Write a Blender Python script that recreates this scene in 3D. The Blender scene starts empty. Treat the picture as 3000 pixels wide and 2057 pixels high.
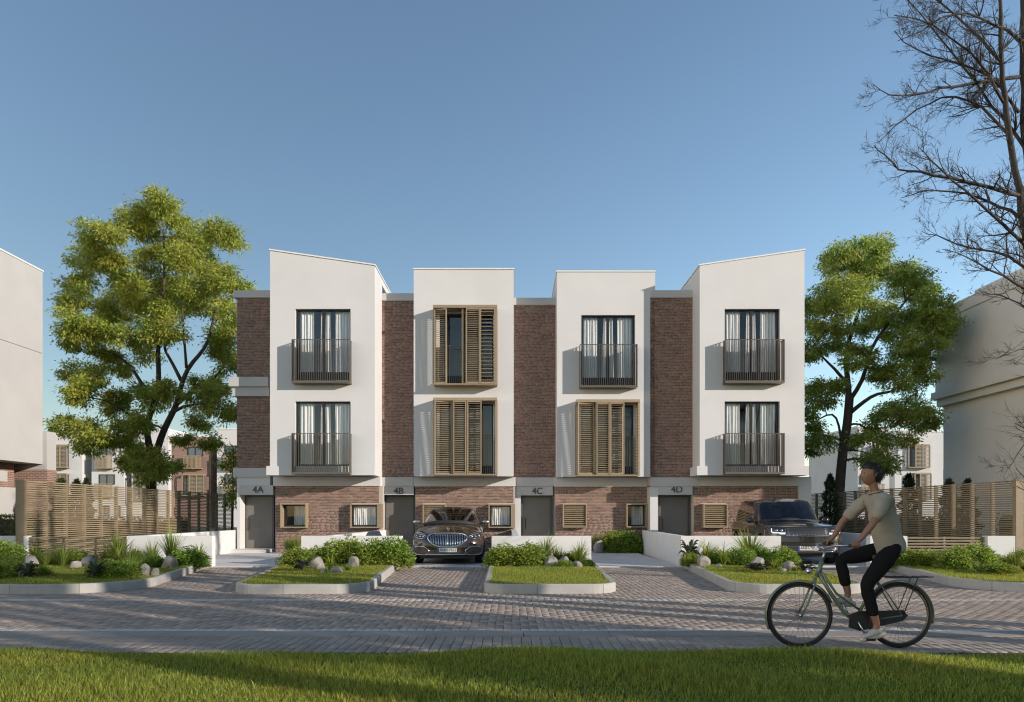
import bpy, bmesh, math, random
import numpy as np
from mathutils import Vector, Matrix
from mathutils.bvhtree import BVHTree

random.seed(7)
RNG = np.random.default_rng(11)
scene = bpy.context.scene
COL = scene.collection
R = math.radians

# ------------------------------------------------------------------ camera
CAM_H, FPX, CX, HY = 1.40, 2000.0, 1500.0, 1505.0
cam_data = bpy.data.cameras.new('camera')
cam_data.lens = 24.0
cam_data.sensor_width = 36.0
cam_data.shift_y = (HY - 1028.5) / 3000.0
cam_data.clip_end = 2000.0
cam = bpy.data.objects.new('camera', cam_data)
cam.location = (0, 0, CAM_H)
cam.rotation_euler = (R(90), 0, 0)
COL.objects.link(cam)
scene.camera = cam

# ------------------------------------------------------------------ sky and sun
SUN = Vector((1.83, -1.0, 0.58)).normalized()          # towards the sun
world = bpy.data.worlds.new('World')
scene.world = world
world.use_nodes = True
nt = world.node_tree
nt.nodes.clear()
sky = nt.nodes.new('ShaderNodeTexSky')
sky.sky_type = 'NISHITA'
sky.sun_disc = False
sky.sun_elevation = math.asin(SUN.z)
sky.sun_rotation = math.atan2(-SUN.x, SUN.y)
sky.altitude = 50
sky.air_density = 1.2
sky.dust_density = 0.6
sky.ozone_density = 2.2
bg = nt.nodes.new('ShaderNodeBackground')
bg.inputs['Strength'].default_value = 0.15
out = nt.nodes.new('ShaderNodeOutputWorld')
nt.links.new(sky.outputs[0], bg.inputs[0])
nt.links.new(bg.outputs[0], out.inputs[0])

sun_data = bpy.data.lights.new('sun', 'SUN')
sun_data.energy = 4.6
sun_data.angle = R(0.5)
sun_data.color = (1.0, 0.895, 0.785)
sun = bpy.data.objects.new('sun', sun_data)
sun.rotation_euler = (-SUN).to_track_quat('-Z', 'Y').to_euler()
sun.location = SUN * 60
COL.objects.link(sun)

vs = scene.view_settings
vs.view_transform = 'Standard'
vs.look = 'None'
vs.exposure = 0.29
vs.gamma = 1.0
vs.use_curve_mapping = False
scene.render.engine = 'CYCLES'
scene.cycles.max_bounces = 8
scene.cycles.transparent_max_bounces = 24
scene.cycles.use_denoising = True
scene.cycles.denoising_input_passes = 'RGB_ALBEDO_NORMAL'
scene.cycles.denoising_prefilter = 'ACCURATE'
scene.cycles.pixel_filter_type = 'BLACKMAN_HARRIS'
scene.cycles.filter_width = 1.15
scene.cycles.caustics_reflective = False
scene.cycles.caustics_refractive = False


# a point of the photograph (3000 x 2057) at depth Y in metres
def wx(x, Y):
    return (x - CX) * Y / FPX


def wz(y, Y):
    return CAM_H - (y - HY) * Y / FPX


# ------------------------------------------------------------------ materials
def new_mat(name):
    m = bpy.data.materials.new(name)
    m.use_nodes = True
    t = m.node_tree
    t.nodes.clear()
    o = t.nodes.new('ShaderNodeOutputMaterial')
    return m, t, o


def pmat(name, col, rough=0.6, metal=0.0, var=0.12, scale=3.0, bump=0.0, bscale=40.0, col2=None,
         island=0.0, obj=0.0, stretch=(1, 1, 1), coat=0.0, spec=0.5, hue=0.0, detail=6.0, stain=0.0):
    """Principled surface: base colour with noise, per-piece variation, fine relief."""
    m, t, o = new_mat(name)
    N, L = t.nodes, t.links
    p = N.new('ShaderNodeBsdfPrincipled')
    p.inputs['Roughness'].default_value = rough
    p.inputs['Metallic'].default_value = metal
    p.inputs['Coat Weight'].default_value = coat
    p.inputs['Coat Roughness'].default_value = 0.04
    p.inputs['Specular IOR Level'].default_value = spec
    L.new(p.outputs[0], o.inputs[0])
    geo = N.new('ShaderNodeNewGeometry')
    tc = N.new('ShaderNodeTexCoord')
    mp = N.new('ShaderNodeMapping')
    mp.inputs['Scale'].default_value = stretch
    L.new(tc.outputs['Object'] if obj < 0 else geo.outputs['Position'], mp.inputs[0])
    nz = N.new('ShaderNodeTexNoise')
    nz.inputs['Scale'].default_value = scale
    nz.inputs['Detail'].default_value = detail
    nz.inputs['Roughness'].default_value = 0.6
    L.new(mp.outputs[0], nz.inputs['Vector'])
    mix = N.new('ShaderNodeMix')
    mix.data_type = 'RGBA'
    c2 = col2 or tuple(c * 0.6 for c in col)
    mix.inputs[6].default_value = (*col, 1)
    mix.inputs[7].default_value = (*c2, 1)
    ramp = N.new('ShaderNodeMapRange')
    ramp.inputs['From Min'].default_value = 0.35
    ramp.inputs['From Max'].default_value = 0.7
    ramp.inputs['To Min'].default_value = 0.0
    ramp.inputs['To Max'].default_value = min(1.0, var * 3) if col2 is None else var
    L.new(nz.outputs[0], ramp.inputs[0])
    L.new(ramp.outputs[0], mix.inputs[0])
    last = mix.outputs[2]
    if stain > 0:                                   # large soft weather marks
        n2 = N.new('ShaderNodeTexNoise')
        n2.inputs['Scale'].default_value = 0.55
        n2.inputs['Detail'].default_value = 4
        L.new(geo.outputs['Position'], n2.inputs['Vector'])
        r2 = N.new('ShaderNodeMapRange')
        r2.inputs['From Min'].default_value = 0.4
        r2.inputs['From Max'].default_value = 0.75
        r2.inputs['To Max'].default_value = stain
        L.new(n2.outputs[0], r2.inputs[0])
        m2 = N.new('ShaderNodeMix')
        m2.data_type = 'RGBA'
        m2.inputs[7].default_value = (col[0] * .62, col[1] * .6, col[2] * .57, 1)
        L.new(r2.outputs[0], m2.inputs[0])
        L.new(last, m2.inputs[6])
        last = m2.outputs[2]
    if island > 0 or hue > 0:
        oi = N.new('ShaderNodeObjectInfo')
        ad = N.new('ShaderNodeMath')
        ad.operation = 'ADD'
        L.new(geo.outputs['Random Per Island'], ad.inputs[0])
        L.new(oi.outputs['Random'], ad.inputs[1])
        fr = N.new('ShaderNodeMath')
        fr.operation = 'FRACT'
        L.new(ad.outputs[0], fr.inputs[0])
        hs = N.new('ShaderNodeHueSaturation')
        mr = N.new('ShaderNodeMapRange')
        mr.inputs['To Min'].default_value = 1 - island
        mr.inputs['To Max'].default_value = 1 + island
        L.new(fr.outputs[0], mr.inputs[0])
        L.new(mr.outputs[0], hs.inputs['Value'])
        mr2 = N.new('ShaderNodeMapRange')
        mr2.inputs['To Min'].default_value = 0.5 - hue
        mr2.inputs['To Max'].default_value = 0.5 + hue
        mu = N.new('ShaderNodeMath')
        mu.operation = 'MULTIPLY'
        mu.inputs[1].default_value = 7.31
        f2 = N.new('ShaderNodeMath')
        f2.operation = 'FRACT'
        L.new(fr.outputs[0], mu.inputs[0])
        L.new(mu.outputs[0], f2.inputs[0])
        L.new(f2.outputs[0], mr2.inputs[0])
        L.new(mr2.outputs[0], hs.inputs['Hue'])
        L.new(last, hs.inputs['Color'])
        last = hs.outputs[0]
    L.new(last, p.inputs['Base Color'])
    if bump > 0:
        nb = N.new('ShaderNodeTexNoise')
        nb.inputs['Scale'].default_value = bscale
        nb.inputs['Detail'].default_value = 5
        L.new(mp.outputs[0], nb.inputs['Vector'])
        b = N.new('ShaderNodeBump')
        b.inputs['Strength'].default_value = bump
        b.inputs['Distance'].default_value = 0.10 / bscale
        L.new(nb.outputs[0], b.inputs['Height'])
        L.new(b.outputs[0], p.inputs['Normal'])
    return m


def leaf_mat(name, col, trans, var=0.35, rough=0.45, hue=0.02, tmix=0.4):
    """Leaf: glossy diffuse front, light passing through from behind."""
    m, t, o = new_mat(name)
    N, L = t.nodes, t.links
    geo = N.new('ShaderNodeNewGeometry')
    oi = N.new('ShaderNodeObjectInfo')
    ad = N.new('ShaderNodeMath'); ad.operation = 'ADD'
    L.new(geo.outputs['Random Per Island'], ad.inputs[0])
    L.new(oi.outputs['Random'], ad.inputs[1])
    fr = N.new('ShaderNodeMath'); fr.operation = 'FRACT'
    L.new(ad.outputs[0], fr.inputs[0])
    nz = N.new('ShaderNodeTexNoise')
    nz.inputs['Scale'].default_value = 0.9
    L.new(geo.outputs['Position'], nz.inputs['Vector'])
    def hsv(c):
        hs = N.new('ShaderNodeHueSaturation')
        hs.inputs['Color'].default_value = (*c, 1)
        a = N.new('ShaderNodeMapRange')
        a.inputs['To Min'].default_value = 1 - var
        a.inputs['To Max'].default_value = 1 + var
        L.new(fr.outputs[0], a.inputs[0]); L.new(a.outputs[0], hs.inputs['Value'])
        b = N.new('ShaderNodeMapRange')
        b.inputs['From Min'].default_value = 0.3
        b.inputs['From Max'].default_value = 0.7
        b.inputs['To Min'].default_value = 0.5 - hue
        b.inputs['To Max'].default_value = 0.5 + hue
        L.new(nz.outputs[0], b.inputs[0]); L.new(b.outputs[0], hs.inputs['Hue'])
        return hs.outputs[0]
    p = N.new('ShaderNodeBsdfPrincipled')
    p.inputs['Roughness'].default_value = rough
    p.inputs['Specular IOR Level'].default_value = 0.35
    L.new(hsv(col), p.inputs['Base Color'])
    tr = N.new('ShaderNodeBsdfTranslucent')
    L.new(hsv(trans), tr.inputs['Color'])
    mx = N.new('ShaderNodeMixShader')
    mx.inputs[0].default_value = tmix
    L.new(p.outputs[0], mx.inputs[1]); L.new(tr.outputs[0], mx.inputs[2])
    L.new(mx.outputs[0], o.inputs[0])
    return m


def glass_mat(name, tint, refl=1.0, rough=0.0, ior=1.5):
    m, t, o = new_mat(name)
    N, L = t.nodes, t.links
    tr = N.new('ShaderNodeBsdfTransparent')
    tr.inputs[0].default_value = (*tint, 1)
    gl = N.new('ShaderNodeBsdfGlossy')
    gl.inputs['Roughness'].default_value = rough
    gl.inputs['Color'].default_value = (refl, refl, refl, 1)
    lw = N.new('ShaderNodeLayerWeight')             # Schlick reflection, the same from both sides of the pane
    lw.inputs['Blend'].default_value = 0.5
    pw_ = N.new('ShaderNodeMath'); pw_.operation = 'POWER'; pw_.inputs[1].default_value = 4.0
    L.new(lw.outputs['Facing'], pw_.inputs[0])
    fz = N.new('ShaderNodeMath'); fz.operation = 'MULTIPLY_ADD'
    fz.inputs[1].default_value = 0.92; fz.inputs[2].default_value = 0.07
    L.new(pw_.outputs[0], fz.inputs[0])
    mx = N.new('ShaderNodeMixShader')
    L.new(fz.outputs[0], mx.inputs[0])
    L.new(tr.outputs[0], mx.inputs[1]); L.new(gl.outputs[0], mx.inputs[2])
    L.new(mx.outputs[0], o.inputs[0])
    return m


def emit_mat(name, col, strength):
    m, t, o = new_mat(name)
    e = t.nodes.new('ShaderNodeEmission')
    e.inputs[0].default_value = (*col, 1)
    e.inputs[1].default_value = strength
    t.links.new(e.outputs[0], o.inputs[0])
    return m


M = {}
M['plaster'] = pmat('plaster', (0.595, 0.59, 0.59), 0.85, var=0.03, scale=1.3, bump=0.25, bscale=55, stain=0.16)
M['plaster_wall'] = pmat('plaster_wall', (0.66, 0.655, 0.65), 0.85, var=0.05, scale=2.5, bump=0.25, bscale=60, stain=0.14)
M['plaster_grey'] = pmat('plaster_grey', (0.50, 0.49, 0.48), 0.85, var=0.05, scale=1.5, bump=0.25, bscale=45, stain=0.2)
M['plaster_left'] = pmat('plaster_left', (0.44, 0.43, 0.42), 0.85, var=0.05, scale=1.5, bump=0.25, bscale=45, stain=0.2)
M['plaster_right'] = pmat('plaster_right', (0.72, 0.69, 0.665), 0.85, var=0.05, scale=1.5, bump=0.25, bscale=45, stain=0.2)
M['coping'] = pmat('coping', (0.72, 0.71, 0.70), 0.5, var=0.05)
M['brick'] = pmat('brick', (0.24, 0.14, 0.107), 0.85, var=0.2, scale=14, island=0.36, hue=0.02, bump=0.5, bscale=90)
M['mortar'] = pmat('mortar', (0.47, 0.415, 0.36), 0.9, var=0.1, scale=9, bump=0.4, bscale=80)
M['wood'] = pmat('wood', (0.31, 0.24, 0.155), 0.55, var=0.16, scale=6, island=0.10, stretch=(1, 1, 6))
M['wood_slat'] = pmat('wood_slat', (0.31, 0.24, 0.155), 0.55, var=0.14, scale=5, island=0.14, stretch=(1, 1, 3))
M['fence_wood'] = pmat('fence_wood', (0.285, 0.22, 0.14), 0.6, var=0.18, scale=5, island=0.14, stretch=(1, 1, 5))
M['bronze'] = pmat('bronze', (0.17, 0.14, 0.11), 0.4, metal=0.6, var=0.05)
M['dark_metal'] = pmat('dark_metal', (0.03, 0.032, 0.036), 0.4, metal=0.5, var=0.05)
M['door'] = pmat('door', (0.165, 0.15, 0.132), 0.45, var=0.12, scale=2.5)
M['door_frame'] = pmat('door_frame', (0.075, 0.07, 0.066), 0.45, var=0.05)
M['glass'] = glass_mat('window_glass', (0.95, 0.965, 0.97), 1.0)
M['glass_far'] = pmat('glass_far', (0.10, 0.12, 0.15), 0.08, var=0.02)
M['curtain'] = leaf_mat('curtain', (0.82, 0.80, 0.77), (0.55, 0.53, 0.5), var=0.02, rough=0.9, hue=0.0, tmix=0.15)
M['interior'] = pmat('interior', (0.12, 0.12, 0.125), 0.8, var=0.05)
M['letters'] = pmat('letters', (0.045, 0.047, 0.055), 0.5, var=0.0)
M['concrete'] = pmat('concrete', (0.64, 0.615, 0.585), 0.85, var=0.1, scale=1.2, bump=0.3, bscale=50, stain=0.25)
M['kerb_flush'] = pmat('kerb_flush', (0.34, 0.305, 0.27), 0.9, spec=0.2, var=0.14, scale=5, bump=0.5, bscale=70, island=0.07, stain=0.3)
M['kerb'] = pmat('kerb', (0.40, 0.385, 0.365), 0.85, var=0.12, scale=5, bump=0.5, bscale=70, island=0.07, stain=0.2)
M['paver'] = pmat('paver', (0.385, 0.31, 0.255), 0.88, spec=0.2, var=0.16, scale=6, island=0.16, bump=0.5, bscale=60, stain=0.3)
M['joint'] = pmat('joint', (0.035, 0.031, 0.027), 0.95, var=0.1, scale=8)
M['soil'] = pmat('soil', (0.05, 0.045, 0.022), 0.95, var=0.3, scale=6, bump=0.6, bscale=30)
M['turf'] = pmat('turf', (0.055, 0.075, 0.016), 0.95, var=0.3, scale=4, bump=0.6, bscale=40)
M['line'] = pmat('line', (0.56, 0.54, 0.51), 0.7, var=0.2, scale=9)
M['grass'] = leaf_mat('grass_blade', (0.235, 0.265, 0.045), (0.44, 0.46, 0.065), var=0.6, hue=0.02, tmix=0.45)
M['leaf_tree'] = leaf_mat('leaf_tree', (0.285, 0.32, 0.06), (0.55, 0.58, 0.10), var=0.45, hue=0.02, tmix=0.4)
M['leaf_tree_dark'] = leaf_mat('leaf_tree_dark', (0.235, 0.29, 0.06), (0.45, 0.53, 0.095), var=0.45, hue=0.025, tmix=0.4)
M['leaf_shrub'] = leaf_mat('leaf_shrub', (0.20, 0.275, 0.05), (0.42, 0.52, 0.075), var=0.5, hue=0.02, tmix=0.4)
M['leaf_spike'] = leaf_mat('leaf_spike', (0.17, 0.215, 0.045), (0.36, 0.42, 0.07), var=0.45, hue=0.02, tmix=0.35)
M['leaf_lily'] = leaf_mat('leaf_lily', (0.20, 0.24, 0.035), (0.42, 0.45, 0.06), var=0.4, hue=0.02, tmix=0.4)
M['leaf_hosta'] = leaf_mat('leaf_hosta', (0.085, 0.095, 0.065), (0.10, 0.11, 0.06), var=0.4, hue=0.02, tmix=0.2)
M['leaf_hedge'] = leaf_mat('leaf_hedge', (0.06, 0.095, 0.018), (0.13, 0.18, 0.03), var=0.4, tmix=0.35)
M['leaf_conifer'] = leaf_mat('leaf_conifer', (0.05, 0.075, 0.035), (0.08, 0.11, 0.04), var=0.4, tmix=0.2)
M['bark'] = pmat('bark', (0.085, 0.065, 0.05), 0.9, var=0.3, scale=8, bump=0.8, bscale=25, stretch=(1, 1, 0.25))
M['bark_dark'] = pmat('bark_dark', (0.060, 0.050, 0.042), 0.9, var=0.3, scale=8, bump=0.8, bscale=25)
M['rock'] = pmat('rock', (0.33, 0.30, 0.27), 0.9, var=0.3, scale=7, bump=1.0, bscale=14, stain=0.5)


# ------------------------------------------------------------------ object helpers
ORG = {}


def tag(o, label=None, cat=None, group=None, kind=None):
    if label: o['label'] = label
    if cat: o['category'] = cat
    if group: o['group'] = group
    if kind: o['kind'] = kind
    return o


def empty(name, loc, rz=0.0, label=None, cat=None, group=None, parent=None):
    o = bpy.data.objects.new(name, None)
    o.empty_display_size = 0.2
    COL.objects.link(o)
    o.location = loc
    o.rotation_euler = (0, 0, rz)
    ORG[o.name] = Vector(loc)
    if parent:
        o.parent = parent
        o.location = Vector(loc) - ORG[parent.name]
    return tag(o, label, cat, group)


def link(name, me, parent=None, loc=None, rot=None):
    o = bpy.data.objects.new(name, me)
    COL.objects.link(o)
    if parent is not None:
        o.parent = parent
    if loc is not None:
        o.location = loc
    if rot is not None:
        o.rotation_euler = rot
    return o


def np_mesh(name, verts, faces, mat, smooth=False):
    """Mesh from an (n,3) array and an (m,k) array of equal-sized faces."""
    verts = np.asarray(verts, dtype=np.float32)
    faces = np.asarray(faces, dtype=np.int32)
    me = bpy.data.meshes.new(name)
    n, k = faces.shape
    me.vertices.add(len(verts))
    me.vertices.foreach_set('co', verts.ravel())
    me.loops.add(n * k)
    me.loops.foreach_set('vertex_index', faces.ravel())
    me.polygons.add(n)
    me.polygons.foreach_set('loop_start', np.arange(0, n * k, k, dtype=np.int32))
    me.polygons.foreach_set('loop_total', np.full(n, k, dtype=np.int32))
    if smooth:
        me.polygons.foreach_set('use_smooth', np.ones(n, dtype=bool))
    me.materials.append(mat)
    me.update(calc_edges=True)
    return me


class MB:
    """Collects boxes, prisms, tubes and grids in world space; build() makes ONE mesh object."""
    def __init__(s):
        s.v, s.f, s.m = [], [], []

    def add(s, vs, fs, mi=0):
        b = len(s.v)
        s.v.extend([tuple(v) for v in vs])
        for f in fs:
            s.f.append(tuple(b + i for i in f)); s.m.append(mi)
        return s

    def box(s, x0, x1, y0, y1, z0, z1, mi=0):
        vs = [(x0, y0, z0), (x1, y0, z0), (x1, y1, z0), (x0, y1, z0), (x0, y0, z1), (x1, y0, z1), (x1, y1, z1), (x0, y1, z1)]
        return s.add(vs, [(0, 3, 2, 1), (4, 5, 6, 7), (0, 1, 5, 4), (1, 2, 6, 5), (2, 3, 7, 6), (3, 0, 4, 7)], mi)

    def prism_y(s, pts, y0, y1, mi=0):
        """pts: (x,z) counter-clockwise seen from -y; extruded along y."""
        n = len(pts)
        vs = [(x, y0, z) for x, z in pts] + [(x, y1, z) for x, z in pts]
        fs = [tuple(range(n)), tuple(reversed(range(n, 2 * n)))]
        fs += [(i, i + n, (i + 1) % n + n, (i + 1) % n) for i in range(n)]
        return s.add(vs, fs, mi)

    def prism_z(s, pts, z0, z1, mi=0, bottom=True):
        n = len(pts)
        vs = [(x, y, z0) for x, y in pts] + [(x, y, z1) for x, y in pts]
        fs = [tuple(range(n, 2 * n))]
        if bottom: fs.append(tuple(reversed(range(n))))
        fs += [(i, (i + 1) % n, (i + 1) % n + n, i + n) for i in range(n)]
        return s.add(vs, fs, mi)

    def tube(s, path, radii, n=6, mi=0, closed=False, caps=True):
        path = [Vector(p) for p in path]
        if not hasattr(radii, '__len__'): radii = [radii] * len(path)
        k = len(path)
        ref = None
        vs, fs = [], []
        for i, p in enumerate(path):
            if closed:
                d = path[(i + 1) % k] - path[i - 1]
            else:
                d = path[min(i + 1, k - 1)] - path[max(i - 1, 0)]
            if d.length < 1e-9: d = Vector((0, 0, 1))
            d.normalize()
            if ref is None:
                ref = Vector((0, 0, 1)) if abs(d.z) < 0.9 else Vector((1, 0, 0))
            a = d.cross(ref)
            if a.length < 1e-4: a = d.cross(Vector((0.3, 1, 0.2)))
            a.normalize()
            b = d.cross(a)
            ref = -b if False else a.cross(d)
            for j in range(n):
                t = 2 * math.pi * j / n
                vs.append(p + (a * math.cos(t) + b * math.sin(t)) * radii[i])
        rings = k if closed else k - 1
        for i in range(rings):
            for j in range(n):
                a0, a1 = i * n + j, i * n + (j + 1) % n
                b0, b1 = ((i + 1) % k) * n + j, ((i + 1) % k) * n + (j + 1) % n
                fs.append((a0, b0, b1, a1))
        if caps and not closed:
            fs.append(tuple(range(n)))
            fs.append(tuple(reversed(range((k - 1) * n, k * n))))
        return s.add(vs, fs, mi)

    def grid(s, rows, mi=0, closed_u=False):
        """rows: list of equally long lists of points."""
        nr, nc = len(rows), len(rows[0])
        vs = [p for r in rows for p in r]
        fs = []
        for i in range(nr - 1):
            for j in range(nc if closed_u else nc - 1):
                j2 = (j + 1) % nc
                fs.append((i * nc + j, i * nc + j2, (i + 1) * nc + j2, (i + 1) * nc + j))
        return s.add(vs, fs, mi)

    def mesh(s, name, mats, smooth=False, org=(0, 0, 0)):
        me = bpy.data.meshes.new(name)
        o = Vector(org)
        me.from_pydata([(v[0] - o.x, v[1] - o.y, v[2] - o.z) for v in s.v], [], s.f)
        for m in (mats if isinstance(mats, (list, tuple)) else [mats]):
            me.materials.append(m)
        if any(s.m): me.polygons.foreach_set('material_index', s.m)
        if smooth: me.polygons.foreach_set('use_smooth', [True] * len(s.f))
        me.update()
        return me

    def build(s, name, mats, parent=None, smooth=False, bevel=0.0, local=False):
        """World-space vertices become local to the parent's origin (or stay, when local)."""
        if parent is not None and not local:
            org = ORG[parent.name]
        else:
            org = Vector((0, 0, 0))
        me = s.mesh(name, mats, smooth, org)
        o = link(name, me, parent)
        ORG[o.name] = org
        if bevel > 0:
            b = o.modifiers.new('bevel', 'BEVEL')
            b.width = bevel; b.segments = 2; b.limit_method = 'ANGLE'; b.angle_limit = R(40)
        return o


def text_mesh(name, body, size, depth, mat, align='CENTER'):
    cu = bpy.data.curves.new(name, 'FONT')
    cu.body = body
    cu.size = size
    cu.extrude = depth
    cu.align_x = align
    cu.align_y = 'CENTER'
    tmp = bpy.data.objects.new(name, cu)
    COL.objects.link(tmp)
    dg = bpy.context.evaluated_depsgraph_get()
    me = bpy.data.meshes.new_from_object(tmp.evaluated_get(dg))
    bpy.data.objects.remove(tmp)
    me.materials.clear()
    me.materials.append(mat)
    me.name = name
    return me


def bake_modifiers(o):
    dg = bpy.context.evaluated_depsgraph_get()
    me = bpy.data.meshes.new_from_object(o.evaluated_get(dg))
    o.modifiers.clear()
    old = o.data
    o.data = me
    bpy.data.meshes.remove(old)
    return o

# ================================================================== the setting: ground, road, beds, lawn
g = MB()
g.add([(-700, -300, -.05), (700, -300, -.05), (700, 900, -.05), (-700, 900, -.05)], [(0, 1, 2, 3)])
tag(g.build('ground', M['turf']), kind='structure')

LAWN_Y, STRIP_Y0, KERB_Y0, KERB_Y1 = 6.95, 6.6, 7.77, 8.10
ROW1, ROW2 = (8.105, 8.265), (11.02, 11.17)
ROAD_Y1 = 17.80
g = MB()
g.add([(-18, STRIP_Y0, -.012), (18, STRIP_Y0, -.012), (18, ROAD_Y1, -.012), (-18, ROAD_Y1, -.012)], [(0, 1, 2, 3)], 0)
for a, b in ((-120, -18), (18, 120)):
    g.add([(a, STRIP_Y0, -.004), (b, STRIP_Y0, -.004), (b, ROAD_Y1, -.004), (a, ROAD_Y1, -.004)], [(0, 1, 2, 3)], 1)
road = tag(g.build('road', [M['joint'], M['paver']]), kind='structure')
M['paver_light'] = pmat('paver_light', (0.60, 0.56, 0.51), 0.85, spec=0.2, var=0.15, scale=6, island=0.1, bump=0.4, bscale=60, stain=0.25)


def paver_mesh(w, d, name, mat, h=0.012, c=0.004):
    """A paver centred on its top face, edges chamfered."""
    m = MB()
    x, y = w / 2, d / 2
    xi, yi = x - c, y - c
    vs = [(-xi, -yi, 0), (xi, -yi, 0), (xi, yi, 0), (-xi, yi, 0), (-x, -y, -c), (x, -y, -c), (x, y, -c), (-x, y, -c),
          (-x, -y, -h), (x, -y, -h), (x, y, -h), (-x, y, -h)]
    fs = [(0, 1, 2, 3)]
    for i in range(4):
        j = (i + 1) % 4
        fs += [(i + 4, j + 4, j, i), (i + 8, j + 8, j + 4, i + 4)]
    m.add(vs, fs)
    return m.mesh(name, mat)


def np_pavers(cx, cy, w, d, dz, tx, ty, h=0.012, c=0.004):
    """All pavers of a field as one array mesh: arrays of centres, sizes, heights and tilts."""
    x, y = w / 2, d / 2
    n = len(cx)
    sx = np.array([-1, 1, 1, -1]); sy = np.array([-1, -1, 1, 1])
    lay = []
    for k, zz in ((c, 0.0), (0, -c), (0, -h)):
        px = sx[None] * (x[:, None] - k); py = sy[None] * (y[:, None] - k)
        pz = zz + dz[:, None] + px * tx[:, None] + py * ty[:, None]
        lay.append(np.stack([px + cx[:, None], py + cy[:, None], pz], -1))
    V = np.concatenate(lay, 1).reshape(-1, 3)
    f = [(0, 1, 2, 3)]
    for i in range(4):
        j = (i + 1) % 4
        f += [(i + 4, j + 4, j, i), (i + 8, j + 8, j + 4, i + 4)]
    f = np.array(f)
    F = (np.arange(n)[:, None, None] * 12 + f[None]).reshape(-1, 4)
    return V, F


# herringbone fields
def herringbone(y0, y1, u=0.105, gap=0.005):
    cs = []
    j0, j1 = int(y0 / u) - 2, int(y1 / u) + 2
    for j in range(j0, j1):
        yl = j * u
        half = 0.76 * (yl + 1.5) + 1.2
        for i in range(int(-half / u), int(half / u)):
            c = (i - j) % 4
            if c == 0: cs.append(((i + 1) * u, (j + .5) * u, 2 * u - gap, u - gap))
            elif c == 3: cs.append(((i + .5) * u, (j + 1) * u, u - gap, 2 * u - gap))
    a = np.array(cs)
    lo = np.maximum(a[:, 1] - a[:, 3] / 2, y0); hi = np.minimum(a[:, 1] + a[:, 3] / 2, y1)   # cut at the rows
    ok = hi - lo > 0.03
    a, lo, hi = a[ok], lo[ok], hi[ok]
    a[:, 1] = (lo + hi) / 2; a[:, 3] = hi - lo
    return a


a = np.concatenate([herringbone(ROW1[1] + .006, ROW2[0] - .006), herringbone(ROW2[1] + .006, ROAD_Y1)])
n = len(a)
V, F = np_pavers(a[:, 0], a[:, 1], a[:, 2], a[:, 3], RNG.normal(0, .0008, n), RNG.normal(0, .004, n), RNG.normal(0, .004, n), c=.0025)
o = link('paver_field', np_mesh('paver_field', V, F, M['paver']), road)
tag(o, kind='stuff')

# the two pale courses and the strip by the lawn
pw, pd = 0.105, 0.16
mrow = paver_mesh(pw - .006, pd - .006, 'paver_pale', M['paver_light'])
for (ya, yb), half in ((ROW1, 7.2), (ROW2, 9.6)):
    rest = []
    for i in range(int(-half / pw), int(half / pw)):
        x = (i + .5) * pw
        if abs(x) < (5.0 if ya < 9 else 0):
            q = link('paver', mrow, road, (x, (ya + yb) / 2, random.gauss(0.001, .0008)), (random.gauss(0, .006), random.gauss(0, .006), 0))
        else:
            rest.append(x)
    rest = np.array(rest); n = len(rest); one = np.ones(n)
    V, F = np_pavers(rest, one * (ya + yb) / 2, one * (pw - .006), one * (yb - ya - .006), RNG.normal(.001, .0008, n), RNG.normal(0, .006, n), RNG.normal(0, .006, n))
    tag(link('paver_course', np_mesh('paver_course', V, F, M['paver_light']), road), kind='stuff')
M['paver_strip'] = pmat('paver_strip', (0.35, 0.295, 0.25), 0.88, spec=0.2, var=0.14, scale=6, island=0.12, bump=0.5, bscale=60, stain=0.3)
sw, sd = 0.107, 0.212
mst = paver_mesh(sw - .006, sd - .006, 'paver_strip', M['paver_strip'])
rest = []
for r in range(4):
    for i in range(-62, 62):
        x, y = (i + .5) * sw, KERB_Y0 - .004 - (r + .5) * sd
        if r < 2 and abs(x) < 5.4:
            link('paver', mst, road, (x, y, random.gauss(0, .001)), (random.gauss(0, .006), random.gauss(0, .006), 0))
        else:
            rest.append((x, y))
rest = np.array(rest); n = len(rest); one = np.ones(n)
V, F = np_pavers(rest[:, 0], rest[:, 1], one * (sw - .006), one * (sd - .006), RNG.normal(0, .001, n), RNG.normal(0, .006, n), RNG.normal(0, .006, n))
tag(link('paver_strip', np_mesh('paver_strip', V, F, M['paver_strip']), road), kind='stuff')
kb = MB().box(-.497, .497, -.158, .158, -.05, 0.012).mesh('kerb_stone', M['kerb_flush'])
kerb_flush = tag(empty('edge_kerb', (0, KERB_Y0, 0)), kind='structure')
for i in range(-9, 9):
    link('kerb_stone', kb, kerb_flush, (i + .63, (KERB_Y1 - KERB_Y0) / 2, random.gauss(0, .002)), (0, 0, random.gauss(0, .0012)))


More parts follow.
